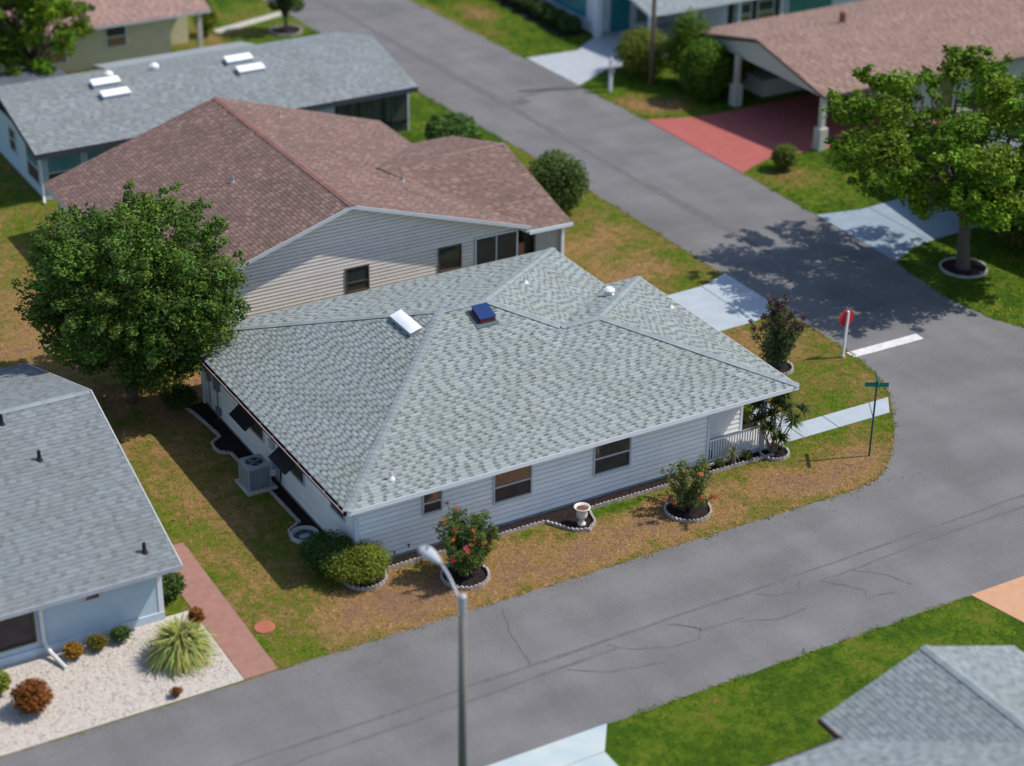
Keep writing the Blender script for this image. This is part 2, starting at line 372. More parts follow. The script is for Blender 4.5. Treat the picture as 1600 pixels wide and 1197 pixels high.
DRYG = [  # x, y, rx, ry, dryness
    (8,-2.2,9,1.5,.52),(17.3,-2.6,2.6,1.3,.40),(0,-2.2,2.6,1.5,.50),(4,-3.2,6,.9,.2),(12.5,-1.2,2,1,.1),(19.5,-.8,1.8,1.0,-.1),(20,-1.9,1.5,.9,.22),(21.5,6.3,1.8,2.4,.28),(22.6,7.2,1.2,1.4,.2),
    (-3.2,-2.6,1.3,1.3,-.25),(-1.5,6,1.2,5,.22),(-2.6,9,1.4,2.5,.18),(-.9,12.8,1.6,2.0,.45),(.5,14.8,2.5,1.2,.45),(20.5,15,2.2,1.5,.42),(19.2,18.3,1.6,1.4,.45),(22.2,19,1.0,2.5,.25),(21.8,25,1.2,2.2,.15),(18,13.6,2,1,.3),
    (-4,22,3,6,.42),(-5,32,4,4,.25),(-4,16,2,3,.2),(33.2,20.4,1.8,1.8,.42),(34.5,18.8,2,1.2,.1),(32.2,32.5,1.4,1.6,.55),(33.6,31.6,1.6,1.3,.5),(32.5,50,1.2,2.4,.55),(31.2,46.5,.7,3,.3),(19,53,3.5,1.6,.45),(20.5,56.5,3,1.4,.35),(20.8,50.6,1.0,1.2,-.2),
    (-3.3,4,1.2,6,.10),(9.8,-.72,1.1,.20,-.75),(6.0,-.72,.5,.16,-.6),(2.2,-1.0,.5,.3,-.4),(7.3,-1.5,.3,.2,-.5),(4.6,-3.3,.5,.3,-.4),(3.0,-3.0,.25,.2,-.5),
    (3.5,1,2,1.2,.3),(-2.9,.6,.8,3,.12),(-3.6,11,.8,3,.1)]
def dryness(x, y):
    b = np.full(np.shape(x), .37)
    b = np.where(x > 30.5, .10, b); b = np.where(y < -10, .12, b); b = np.where((x > 17) & (x < 24) & (y > 31), .06, b)
    for gx, gy, rx, ry, a in DRYG: b = b+a*np.exp(-(((x-gx)/rx)**2+((y-gy)/ry)**2))
    return b

# ground: one sheet, fine cells where the camera looks, out to the horizon
gx = np.concatenate([[-3000,-600,-150,-60], np.arange(-30, 62.01, .4), [90,200,700,3000]])
gy = np.concatenate([[-3000,-600,-150,-60], np.arange(-30, 75.01, .4), [110,200,700,3000]])
X, Y = np.meshgrid(gx, gy); V = np.stack([X.ravel(), Y.ravel(), np.zeros(X.size)], 1)
nx, ny = len(gx), len(gy); ii, jj = np.meshgrid(np.arange(nx-1), np.arange(ny-1)); a = (jj*nx+ii).ravel()
F = np.stack([a, a+1, a+nx+1, a+nx], 1)
struct(link('ground', np_mesh('ground', V, F, [('dry', 'FLOAT', 'POINT', 'value', dryness(V[:,0], V[:,1]))]), M_LAWN))

road = struct(sheet('road', ROAD, .004, M_ASPH, jitter=.035, step=.45))
m_crack = mat('crack_sealer', (.110,.107,.108), rough=.9, var=.25)
m_seam = mat('asphalt_seam', (.125,.122,.122), rough=.9, var=.2)
def strip(name, pts, w, z, m, parent, wob=.06, seg=.35):
    P = []
    for a, b in zip(pts, pts[1:]):
        L = math.hypot(b[0]-a[0], b[1]-a[1]); k = max(1, int(L/seg))
        for j in range(k): t = j/k; P.append((a[0]+(b[0]-a[0])*t+random.uniform(-wob,wob), a[1]+(b[1]-a[1])*t+random.uniform(-wob,wob)))
    P.append(pts[-1]); vs = []; fs = []
    for i, p in enumerate(P):
        q0, q1 = P[max(i-1,0)], P[min(i+1,len(P)-1)]; dx, dy = q1[0]-q0[0], q1[1]-q0[1]; L = math.hypot(dx,dy) or 1; ww = w*random.uniform(.5,1.3)/2
        vs += [(p[0]-dy/L*ww, p[1]+dx/L*ww, z), (p[0]+dy/L*ww, p[1]-dx/L*ww, z)]
    fs = [(2*i+1, 2*i+3, 2*i+2, 2*i) for i in range(len(P)-1)]
    return MB().add(vs, fs).build(name, m, parent)
strip('crack_seam', [(-14,-7.35),(-4,-7.3),(4,-7.25),(10,-7.2),(16,-7.1),(24,-6.9),(40,-6.8)], .13, .0075, m_seam, road, wob=.03, seg=.8)
strip('crack_seam', [(-10,-8.05),(-2,-7.95),(5.2,-7.75)], .10, .0075, m_seam, road, wob=.03, seg=.8)
strip('crack_seam', [(12.2,-7.85),(18,-7.6),(27,-7.35),(40,-7.2)], .09, .0075, m_seam, road, wob=.03, seg=.8)
for pts in ([(5.0,-7.5),(5.6,-8.1),(6.6,-8.5),(7.6,-8.55),(8.0,-8.1),(7.4,-7.5)], [(7.2,-7.4),(8.0,-8.2),(9.5,-8.3)], [(10.6,-7.4),(11.2,-7.8),(11.9,-7.9),(12.3,-7.5)], [(12.9,-7.8),(13.4,-8.4),(13.9,-9.0),(13.6,-9.3),(14.6,-9.5)], [(14.2,-7.8),(15.1,-8.6),(15.4,-9.4)], [(3.2,-8.0),(4.4,-8.7),(6.0,-9.1)], [(2.4,-7.2),(2.6,-5.6),(3.1,-4.2)], [(9.3,-8.4),(10.4,-8.9),(11.6,-8.8)]):
    strip('crack', pts, .05, .008, m_crack, road)
strip('patch_line', [(27.1,36.4),(28.8,36.7),(30.8,37.0)], .45, .0075, m_seam, road, wob=.03)
strip('patch_line', [(26.3,35.6),(27.4,35.9)], .75, .0078, m_crack, road, wob=.03)
strip('tyre_mark', [(26.9,14),(26.4,24),(26,36),(25.4,50),(24.2,75)], .5, .0072, m_seam, road, wob=.05, seg=1.5)
m_paint = mat('road_paint', (.62,.60,.60), rough=.8, var=.22, scale=3, detail=9)
MB().add([(23.9,4.25,.009),(27.4,4.22,.009),(27.42,4.72,.009),(23.86,4.74,.009)], [(0,1,2,3)]).build('stop_line', m_paint, road)

def slabs(name, polys, z, m, thick=.06, jm=None):
    """pavement built of separate slabs; name is the structure that parents them"""
    base = None; allp = []
    root = None
    for k, poly in enumerate(polys):
        mb = MB().prism([(x, y, z) for x, y in poly], thick); 
        if root is None:
            root = struct(mb.build(name, m)); b = root
        else: b = mb.build('slab', m, root)
        bv = b.modifiers.new('bevel', 'BEVEL'); bv.width = .012; bv.segments = 1
    return root
g = .012
slabs('driveway', [[(22.3+g,8.76),(23.4,9.05),(23.98,9.9),(23.95,13.2),(22.7,12.65),(22.3+g,12.6)], [(20.3+g,8.7),(22.3-g,8.74),(22.3-g,12.58),(20.3+g,12.5)], [(18.3+g,8.67),(20.3-g,8.7),(20.3-g,12.5),(18.3+g,12.45)], [(16.45,8.65),(18.3-g,8.67),(18.3-g,12.45),(16.45,12.4)]], .03, m_conc)
slabs('front_walk', [[(21.4+g,.03),(22.2,.03),(22.92,1.0),(22.0+g,1.0)], [(19.8+g,.04),(21.4-g,.03),(22.0-g,1.0),(19.8+g,1.01)], [(18.2+g,.05),(19.8-g,.04),(19.8-g,1.01),(18.2+g,1.02)], [(16.42,.06),(18.2-g,.05),(18.2-g,1.02),(16.42,1.45)], [(17.3,1.12+g),(18.6,1.04+g),(18.6,3.2),(17.3,3.2)], [(17.3,3.2+g*2),(18.6,3.2+g*2),(18.6,8.6),(17.3,8.6)]], .032, m_conc)
m_conc2 = mat('blue_grey_concrete', (.24,.30,.36), rough=.85, var=.1, scale=1.2)
slabs('neighbour_driveway', [[(31.25,10.6),(33.05,11.5),(34.0-g,11.62),(34.0-g,15.95),(33.5,15.95),(31.3,16.4)], [(34.0+g,11.62),(37,11.85),(40,11.9),(40,16.3),(36,16.1),(34.0+g,15.96)]], .03, m_conc2)
m_redc = mat('red_painted_concrete', (.36,.098,.085), rough=.75, var=.10, scale=1.4)
slabs('red_driveway', [REDDRIVE[:2]+[(36.3,22.9),(36.3,29.48),(33.9,29.5),(31.2,30.5)], [(36.32,22.9),(46,22.9),(46,29.6),(36.32,29.48)]], .03, m_redc)
slabs('far_driveway', [[(30.9,36.5),(33.6,38.0),(34.4,38.02),(34.4,41.9),(33.9,41.5),(30.65,41.7)], [(34.42,38.02),(42,38.2),(42,43.3),(36.3,43.3),(34.42,41.95)]], .03, mat('grey_white_concrete', (.36,.39,.42), rough=.85, var=.1))
slabs('peach_driveway', [PEACH], .03, mat('peach_concrete', (.50,.285,.165), rough=.85, var=.08))
slabs('pale_driveway', [[(-1.6,-10.78),(2.85,-10.78),(2.1,-11.85),(-1.5,-11.85)], [(-1.5,-11.87),(2.1,-11.87),(2.0,-25),(-1.4,-25)]], .03, mat('stained_concrete', (.50,.54,.52), rough=.85, var=.14, scale=1.0, rgb2=(.36,.46,.50), detail=2))
slabs('far_walk', [[(17.4,53.6),(22.2,55.1),(22.1,55.75),(17.2,54.3)]], .03, mat('cream_concrete', (.46,.43,.38), rough=.85, var=.08))
struct(sheet('brick_path', BRICKP, .02, mat('red_brick_path', (.27,.135,.105), rough=.9, var=.12, scale=3, rgb2=(.33,.18,.145), detail=8, bump=.3, bscale=9)))
struct(sheet('gravel_yard', GRAVEL, .016, mat('white_gravel', (.52,.47,.42), rough=.95, var=.22, scale=30, bump=.8, bscale=45)))

# ------------------------------------------------------------------ the white corner house
ZE = 2.7; PT = .3238
x0, y0, x1, x2, y1, y2 = -.529, -.562, 15.647, 17.248, 13.82, 9.85
h1 = (y1-y0)/2; h2 = (y2-y0)/2
FL=(x0,y0,ZE); FR=(x2,y0,ZE); LB=(x0,y1,ZE); BR=(x1,y1,ZE); IN=(x1,y2,ZE); WB=(x2,y2,ZE)
A1=(x0+h1,y0+h1,ZE+PT*h1); A2=(x1-h1,y0+h1,ZE+PT*h1); A3=(x1-h2,y0+h2,ZE+PT*h2); A4=(x2-h2,y0+h2,ZE+PT*h2)
A1b=(x0+h2,y0+h2,ZE+PT*h2)
GREYS = [(.315,.355,.352),(.335,.375,.372),(.295,.333,.330),(.325,.355,.335)]; GREYGAP = (.155,.175,.180)
wh = thing('white_house', 'single-storey white siding house with grey hip roof on the street corner', 'house', (8,5,0))
# deck + soffit, a closed volume
dk = MB(); P_ = [FL,FR,WB,IN,BR,LB,A1,A2,A3,A4]; low = [(p[0],p[1],ZE-.13) for p in P_[:6]]
dk.add(P_+low, [(0,1,9,8,7,6),(1,2,9),(2,3,8,9),(3,4,7,8),(4,5,6,7),(5,0,6),(15,14,13,12,11,10),(0,10,11,1),(1,11,12,2),(2,12,13,3),(3,13,14,4),(4,14,15,5),(5,15,10,0)])
roof = dk.build('roof', m_soffit, wh)
sh = MB(); singles = []
shingles(sh, [FL,FR,A4,A1b], .142, GREYS, GREYGAP, seed=1, vmax_single=.99, singles=singles)
shingles(sh, [A1b,A3,A2,A1], .142, GREYS, GREYGAP, seed=2)
shingles(sh, [LB,FL,A1], .142, GREYS, GREYGAP, seed=3)
shingles(sh, [BR,LB,A1,A2], .142, GREYS, GREYGAP, seed=4)
shingles(sh, [IN,BR,A2,A3], .142, GREYS, GREYGAP, seed=5)
shingles(sh, [WB,IN,A3,A4], .142, GREYS, GREYGAP, seed=6)
shingles(sh, [FR,WB,A4], .142, GREYS, GREYGAP, seed=7)
stuff(sh.build('shingle_courses', m_shing, roof))
unit = MB().add([(0,0,.020),(1,0,.020),(1,1,.008),(0,1,.008),(0,0,-.002),(1,0,-.002),(1,1,-.002),(0,1,-.002)], [(0,1,2,3),(4,5,1,0),(5,6,2,1),(6,7,3,2),(7,4,0,3)]).mesh('shingle')
unit.materials.append(m_shing1)
for (o_, U, V, n, wd, rw) in singles:
    o = bpy.data.objects.new('shingle', unit); COL.objects.link(o); o.parent = roof
    M4 = Matrix(((U.x*wd, V.x*rw, n.x, o_.x), (U.y*wd, V.y*rw, n.y, o_.y), (U.z*wd, V.z*rw, n.z, o_.z), (0,0,0,1)))
    o.matrix_basis = M4
def caps(a, b, drop, parent, m, hw=.165, ex=.23, name='ridge_cap', lift=.03):
    a, b = Vector(a), Vector(b); d = (b-a).normalized(); side = d.cross(Vector((0,0,1))).normalized(); up = side.cross(d)
    k = int((b-a).length/ex); L = .30
    dz = drop*hw
    key = ('cap', round(drop,3), hw)
    if key not in caps.cache:
        t0, t1 = .020, .008
        vs = [(0,-hw,-dz+t0),(0,0,t0),(0,hw,-dz+t0),(L,-hw,-dz+t1),(L,0,t1),(L,hw,-dz+t1),(0,-hw,-dz),(0,0,0),(0,hw,-dz),(L,-hw,-dz),(L,0,0),(L,hw,-dz)]
        me = MB().add(vs, [(1,0,3,4),(2,1,4,5),(0,1,7,6),(1,2,8,7),(3,0,6,9),(2,5,11,8),(4,3,9,10),(5,4,10,11)]).mesh(name); me.materials.append(m); caps.cache[key] = me
    for i in range(k+1):
        o = bpy.data.objects.new(name, caps.cache[key]); COL.objects.link(o); o.parent = parent
        p = a+d*(i*ex)+up*lift
        if (p-b).length < .25 and i == k: p = b-d*.3+up*lift
        o.matrix_basis = Matrix(((d.x, side.x, up.x, p.x), (d.y, side.y, up.y, p.y), (d.z, side.z, up.z, p.z), (0,0,0,1)))
caps.cache = {}
hd = PT/math.sqrt(2)*.93
for a, b in ((FL,A1),(LB,A1),(BR,A2),(A3,A2),(FR,A4),(WB,A4)): caps(a, b, hd, roof, m_cap)
for a, b in ((A1,A2),(A3,A4)): caps(a, b, PT, roof, m_cap)
# fascia boards and gutters
def fascia(name, a, b, out, m, parent, h=.15, t=.028, z=ZE, dz=.012):
    a, b, n = Vector(a), Vector(b), Vector(out)
    return MB().obox((a.x, a.y, z-h-.004), b-a, n*t, (0,0,h+dz)).build(name, m, parent)
fascia('fascia', FL, FR, (0,-1,0), m_trim, wh); fascia('fascia', FR, WB, (1,0,0), m_trim, wh); fascia('fascia', LB, BR, (0,1,0), m_trim, wh); fascia('fascia', IN, BR, (1,0,0), m_trim, wh); fascia('fascia', IN, WB, (0,1,0), m_trim, wh)
gt = MB(); gy0, gy1 = y0+.02, y1-.02
gt.add([(x0,gy0,ZE-.02),(x0,gy1,ZE-.02),(x0,gy0,ZE-.14),(x0,gy1,ZE-.14),(x0-.09,gy0,ZE-.14),(x0-.09,gy1,ZE-.14),(x0-.13,gy0,ZE-.02),(x0-.13,gy1,ZE-.02),(x0-.115,gy0,ZE-.02),(x0-.115,gy1,ZE-.02),(x0-.08,gy0,ZE-.12),(x0-.08,gy1,ZE-.12)],
       [(0,1,3,2),(2,3,5,4),(4,5,7,6),(6,7,9,8),(8,9,11,10),(0,2,4,6,8,10),(1,11,9,7,5,3)])
gut = gt.build('gutter', m_gutter, wh)
MB().tube([(x0-.122,gy0,ZE-.012),(x0-.122,gy1,ZE-.012)], .016, 6).build('gutter_lip', m_gutlip, gut)
for k in range(14): MB().box(x0-.12, gy0+.5+k*1.02, ZE-.02, x0, gy0+.52+k*1.02, ZE-.012).build('gutter_hanger', m_gutlip, gut)
# walls: a backing shell, then lap boards
YF = .07; XL = .05; XP = 13.88; YPB = 1.45; XR = 16.36
def wallbox(name, pts, m, zlo=.14, zhi=ZE-.132):
    return MB().prism([(x, y, zhi) for x, y in pts], zhi-zlo).build(name, m, wh)
wallF = wallbox('wall', [(XL,YF+.06),(XP,YF+.06),(XP,YF+.15),(XL,YF+.15)], m_sid)
wallL = wallbox('wall', [(XL+.06,YF+.15),(XL+.15,YF+.15),(XL+.15,13.35),(XL+.06,13.35)], m_sid)
wallP = wallbox('wall', [(XP,YPB),(XR,YPB),(XR,YPB+.15),(XP,YPB+.15)], m_sid)
wallS = wallbox('wall', [(XP-.15,YF+.15),(XP,YF+.15),(XP,YPB),(XP-.15,YPB)], m_sid)
wallR = wallbox('wall', [(XR-.15,YPB+.15),(XR,YPB+.15),(XR,9.55),(XR-.15,9.55)], m_sid)
wallB = wallbox('wall', [(XL+.15,13.2),(15.2,13.2),(15.2,13.35),(XL+.15,13.35)], m_sid)
wallR2 = wallbox('wall', [(15.05,9.4),(15.2,9.4),(15.2,13.2),(15.05,13.2)], m_sid)
MB().prism([(XL-.01,YF-.01,.139),(XP,YF-.01,.139),(XP,13.36,.139),(XL-.01,13.36,.139)], .16).build('foundation', m_found, wh)
FW = [(2.46,3.22,1.35,2.2),(5.13,6.64,.99,2.22),(9.07,10.6,.97,2.24)]
EXP = .187
cst = lambda v: (lambda z: v)
siding(wallF, (0,YF,0), (1,0,0), (0,-1,0), cst(XL+.09), cst(XP-.06), .14, ZE-.14, EXP, [(a,b,c,d) for a,b,c,d in FW], m_sid, d0=.014, gap=.022)
LW = [(7.35,8.85,1.1,2.2),(3.95,5.35,1.1,2.2),(.8,1.9,1.42,2.2)]
siding(wallL, (XL,0,0), (0,1,0), (-1,0,0), cst(YF+.09), cst(13.3), .14, ZE-.14, EXP, LW, m_sid, d0=.014, gap=.022)
siding(wallP, (0,YPB,0), (1,0,0), (0,-1,0), cst(XP+.005), cst(XR-.07), .14, ZE-.14, EXP, [], m_sid)
siding(wallS, (XP,0,0), (0,1,0), (1,0,0), cst(YF+.16), cst(YPB-.035), .14, ZE-.14, EXP, [], m_sid)
siding(wallR, (XR,0,0), (0,1,0), (1,0,0), cst(YPB+.08), cst(9.5), .14, ZE-.14, EXP, [(3.3,4.3,.14,2.15)], m_sid)
MB().box(XR+.002,3.32,.1,XR+.045,4.28,2.13).build('door', mat('white_door', (.66,.66,.64), rough=.4, var=.04), wh)
cb = mat('corner_trim', (.60,.66,.72), rough=.45, var=.04)
MB().box(XL-.052,YF-.052,.12,XL+.09,YF+.09,ZE-.135).build('corner_board', cb, wh)
MB().box(XP-.06,YF-.052,.1,XP+.036,YF+.16,ZE-.135).build('corner_board', cb, wh)
MB().box(XR-.07,YPB-.036,.1,XR+.036,YPB+.08,ZE-.135).build('corner_board', cb, wh)
for a,b,c,d in FW: window(wallF, (0,YF,0), (1,0,0), (0,-1,0), a, b, c, d, m_alum, m_glass, m_screen)
for a,b,c,d in LW: window(wallL, (XL,0,0), (0,1,0), (-1,0,0), a, b, c, d, m_alum, m_glass, m_screen)
# louvred metal awnings over the two side windows
for ya, yb in ((7.55,8.95),(4.15,5.5)):
    root = MB().box(XL-.10,ya,2.09,XL-.032,yb,2.15).build('awning', m_black, wh)
    for k in range(7):
        t = k/6; xa = XL-.08-.50*t; za = 2.10-.38*t
        MB().obox((xa, ya, za), (-.10,0,-.055), (0,yb-ya,0), (.004,0,.016)).build('awning_slat', m_black, root)
    for yy in (ya+.02, yb-.04): MB().bar((XL-.06,yy,2.06),(XL-.64,yy,1.64), .012).build('awning_arm', m_black, root)
# meter boxes, conduit, downpipe, taps
gm = mat('grey_box', (.16,.18,.19), rough=.5, var=.1)
MB().box(-.10,11.35,1.25,XL-.03,11.75,1.75).build('meter_box', gm, wh, bevel=.01); MB().tube([(-.03,11.55,.05),(-.03,11.55,1.26)], .025, 6).build('conduit', gm, wh)
MB().box(-.10,11.35,.25,XL-.03,11.65,.55).build('meter_box', gm, wh, bevel=.01); MB().box(-.08,12.2,1.3,XL-.03,12.45,1.75).build('meter_box', gm, wh, bevel=.01)
MB().tube([(-.02,12.35,.1),(-.02,12.35,1.3)], .02, 6).build('conduit', gm, wh)
MB().box(-.09,6.45,1.3,XL-.03,6.75,1.62).build('meter_box', mat('pale_box', (.42,.46,.48), rough=.5), wh, bevel=.01)
MB().box(-.04,12.9,.05,XL-.03,13.08,ZE-.14).build('downpipe', m_trim, wh)
for xx, zz in ((1.9,.42),(1.38,.3)):
    t = MB().tube([(xx,YF-.03,zz),(xx,YF-.12,zz)], .018, 6).tube([(xx,YF-.12,zz+.03),(xx,YF-.12,zz-.07)], .02, 6); t.box(xx-.035,YF-.14,zz+.03,xx+.035,YF-.10,zz+.045); t.build('tap', m_black, wh)
MB().lathe([(.001,0),(.05,0),(.055,.03),(.04,.06),(.001,.07)], 3.38, YF-.06, 1.55, 10).build('wall_light', mat('lamp_red', (.45,.2,.2), rough=.4), wh)
# porch: floor, posts, railing, planter
MB().prism([(XP,-.02,.10),(17.2,-.02,.10),(17.2,YPB,.10),(XP,YPB,.10)], .12).build('porch_floor', mat('porch_concrete', (.45,.43,.42), rough=.8, var=.08), wh)
pm = mat('porch_post_paint', (.50,.50,.52), rough=.5, var=.05)
MB().box(16.2,-.01,.1,16.36,.15,ZE-.131).build('porch_post', pm, wh, bevel=.01)
rail = MB().box(XP+.04,.03,.98,16.2,.09,1.04).build('railing', m_trim, wh); MB().box(XP+.04,.035,.17,16.2,.085,.22).build('bottom_rail', m_trim, rail)
for k in range(19):
    xx = XP+.14+k*.115; MB().box(xx-.017,.045,.22,xx+.017,.075,.98).build('baluster', m_trim, rail)
# roof fittings
def pipe(x, y, z, h=.28, r=.045, m=None):
    p = MB().lathe([(.14,-.05),(.14,.0),(.06,.09),(r,.10),(r,h),(r*.7,h),(r*.7,h-.05)], x, y, z, 10, cap=False).build('vent_pipe', m or mat('pvc_white', (.62,.60,.58), rough=.5), wh, smooth=False)
    return p
pipe(1.43,.20,ZE+PT*(.20-y0)+.02); pipe(11.55,9.05,ZE+PT*(x1-11.55)+.02); pipe(16.5,6.5,ZE+PT*(x2-16.5)+.02)
pv = MB().lathe([(.20,-.06),(.20,.04),(.12,.05),(.12,.16),(.22,.16),(.22,.24),(.12,.32),(.001,.34)], 14.5, 7.75, ZE+PT*(y2-7.75)+.02, 14).build('roof_vent', mat('vent_white', (.75,.75,.73), rough=.4), wh)
# skylight on the left slope, raised curb with white domed lid
def onl(x, y, dz=0): return (x, y, ZE+PT*(x-x0)+dz)
sk = MB(); a, b, c, d = onl(5.22,6.12), onl(5.62,6.12), onl(5.62,7.68), onl(5.22,7.68)
sk.add([a,b,c,d]+[(p[0],p[1],p[2]+.17) for p in (a,b,c,d)], [(3,2,1,0),(4,5,6,7),(0,1,5,4),(1,2,6,5),(2,3,7,6),(3,0,4,7)])
skl = sk.build('skylight', mat('skylight_curb', (.40,.42,.44), rough=.4), wh)
dm = MB(); vs = []; 
for i in range(5):
    for j in range(9):
        u = i/4; v = j/8; xx = 5.19+.46*u; yy = 6.08+1.64*v; vs.append(onl(xx, yy, .172+.05*(1-(2*u-1)**2)**.5*min(1, 6*v, 6*(1-v))))
dm.add(vs, [(i*9+j, (i+1)*9+j, (i+1)*9+j+1, i*9+j+1) for i in range(4) for j in range(8)])
dm.build('skylight_dome', mat('white_acrylic', (.84,.86,.90), rough=.25, var=.02, spec=.5), skl, smooth=True)
# solar attic fan on the front slope
def onf(x, y, dz=0): return (x, y, ZE+PT*(y-y0)+dz)
sf = MB(); q = [onf(7.70,5.56,.0),onf(8.30,5.56,.0),onf(8.30,6.21,.0),onf(7.70,6.21,.0)]
sf.add(q+[(p[0],p[1],p[2]+(.22 if i < 2 else .24)) for i, p in enumerate(q)], [(3,2,1,0),(4,5,6,7),(0,1,5,4),(1,2,6,5),(2,3,7,6),(3,0,4,7)])
sfo = sf.build('solar_fan', mat('fan_brown', (.10,.028,.022), rough=.45), wh)
m_pv = mat('solar_cell', (.012,.035,.13), rough=.15, var=.2, scale=9, spec=.6)
MB().add([(7.68,5.54,onf(0,5.54)[2]+.25),(8.32,5.54,onf(0,5.54)[2]+.25),(8.32,6.23,onf(0,6.23)[2]+.27),(7.68,6.23,onf(0,6.23)[2]+.27),(7.68,5.54,onf(0,5.54)[2]+.225),(8.32,5.54,onf(0,5.54)[2]+.225),(8.32,6.23,onf(0,6.23)[2]+.245),(7.68,6.23,onf(0,6.23)[2]+.245)], [(0,1,2,3),(7,6,5,4),(0,4,5,1),(1,5,6,2),(2,6,7,3),(3,7,4,0)]).build('solar_panel', m_pv, sfo)
fl = MB().add([onf(7.50,5.39,.045),onf(8.38,5.39,.045),onf(8.38,6.31,.045),onf(7.50,6.31,.045)], [(0,1,2,3)]).build('flashing', mat('teal_flashing', (.07,.11,.12), rough=.5), sfo)

# ------------------------------------------------------------------ neighbours
def gable_roof(par, axis, r0, r1, rc, half, zr, pitch, m, cols, gapc, seed, th=.12, sz=.17, fm=None, lo_half=None, tabs=True):
    """ridge along axis ('x'/'y') from r0 to r1 at cross position rc; both slopes, shingled"""
    def p(a, c, z): return (a, c, z) if axis == 'x' else (c, a, z)
    hA, hB = (half, lo_half or half)
    e0, e1 = zr-pitch*hA, zr-pitch*hB
    A = [p(r0,rc-hA,e0), p(r1,rc-hA,e0), p(r1,rc,zr), p(r0,rc,zr)]; B = [p(r1,rc+hB,e1), p(r0,rc+hB,e1), p(r0,rc,zr), p(r1,rc,zr)]
    if axis == 'y': A = [A[1],A[0],A[3],A[2]]; B = [B[1],B[0],B[3],B[2]]
    r = MB(); r.prism(A, th); r.prism(B, th); ro = r.build('roof', fm or m_trim, par)
    s = MB(); shingles(s, A, sz, cols, gapc, seed=seed); shingles(s, B, sz, cols, gapc, seed=seed+1)
    stuff(s.build('shingle_courses', m, ro)); return ro
BROWN = [(.235,.155,.130),(.205,.135,.115),(.26,.175,.148),(.19,.13,.115)]; BROWNGAP = (.165,.108,.095)
nb = thing('brown_roof_house', 'beige siding house with brown gable roof behind the white house', 'house', (8.1,23,0))
rb = gable_roof(nb, 'y', 16.75, 30.9, 8.1, 8.2, 5.02, .315, m_bshing, BROWN, BROWNGAP, 21)
m_ridge_red = mat('red_ridge_cap', (.22,.115,.10), rough=.95, var=.1, objrand=.12)
caps((8.1,16.7,5.02), (8.1,30.85,5.02), .315, rb, m_ridge_red, hw=.16, ex=.28)
# rake boards
for sx in (-1,1):
    a = Vector((8.1,16.715,5.03)); b = Vector((8.1+sx*8.2,16.715,5.03-.315*8.2)); MB().obox(b+Vector((0,0,-.16)), a-b, (0,.035,0), (0,0,.16)).build('rake_board', m_alum, nb)
    MB().box(8.1+sx*8.2-.02, 16.7, 2.26, 8.1+sx*8.2+.03, 30.8, 2.43).build('gutter', m_alum, nb)
YG = 17.2
gw = MB(); gw.add([(.3,YG+.06,0),(15.95,YG+.06,0),(15.95,YG+.06,2.42),(8.1,YG+.06,4.88),(.3,YG+.06,2.42),(.3,YG+.2,0),(15.95,YG+.2,0),(15.95,YG+.2,2.42),(8.1,YG+.2,4.88),(.3,YG+.2,2.42)], [(0,1,2,3,4),(9,8,7,6,5),(0,5,6,1),(1,6,7,2),(2,7,8,3),(3,8,9,4),(4,9,5,0)])
gwall = gw.build('wall', m_bsid, nb)
NW = [(7.92,8.97,1.02,2.13),(12.16,13.25,1.02,2.13),(13.8,16.0,.3,2.2)]
lo_ = lambda z: .3 if z < 2.42 else min(8.09, .3+(z-2.42)/.315); hi_ = lambda z: 15.95 if z < 2.42 else max(8.11, 15.95-(z-2.42)/.3134)
siding(gwall, (0,YG,0), (1,0,0), (0,-1,0), lo_, hi_, .1, 4.86, .155, NW[:2]+[(13.86,15.97,.3,2.25)], m_bsid, d0=.020, gap=.042)
m_curtain = mat('striped_blind', (.05,.06,.065), rough=.5, var=.6, scale=6, stretch=(9,1,.2))
for a,b,c,d in NW[:2]: window(gwall, (0,YG,0), (1,0,0), (0,-1,0), a, b, c, d, m_bframe, glass_mat('blind_glass', (.035,.045,.05)), m_screen, rail=.38)
window(gwall, (0,YG,0), (1,0,0), (0,-1,0), 13.88, 15.96, .35, 2.22, m_trim, m_screen, rail=0, vert=1, fw=.07)
MB().box(.3,17.2,0,.45,30.3,2.35).build('wall', m_bsid, nb); MB().box(.3,30.15,0,15.95,30.3,2.35).build('wall', m_bsid, nb)
MB().box(15.8,17.35,0,15.95,30.15,2.35).build('wall', m_bsid, nb)
gb = MB().add([(.3,30.2,2.35),(15.95,30.2,2.35),(8.1,30.2,4.8)], [(0,1,2),(2,1,0)]).build('gable_panel', m_bsid, nb)
# cross wing towards the street
wg = MB(); WA = [(16.1,16.68,2.30),(18.3,16.62,2.26),(18.3,22.45,3.82),(11.95,22.45,3.82)]
wgp = [(11.95,22.45,3.82),(18.3,22.45,3.82),(18.3,27.4,2.5),(16.0,27.4,2.5)]
wg.prism(WA, .10); wg.prism(wgp, .10); wro = wg.build('wing_roof', m_trim, nb)
s = MB(); shingles(s, WA, .17, BROWN, BROWNGAP, seed=31); shingles(s, [wgp[2],wgp[3],wgp[0],wgp[1]], .17, BROWN, BROWNGAP, seed=32); stuff(s.build('shingle_courses', m_bshing, wro))
caps((18.28,22.45,3.82), (12.0,22.45,3.82), .27, wro, m_bshing if False else mat('brown_ridge_cap', (.20,.14,.12), rough=.95, var=.1, objrand=.1), hw=.15, ex=.28)
MB().obox((16.2,16.58,2.12), (2.1,-.05,0), (0,.04,0), (0,0,.16)).build('fascia', m_trim, nb)
MB().box(17.95,16.9,0,18.1,27.0,2.3).build('wall', m_bsid, nb)
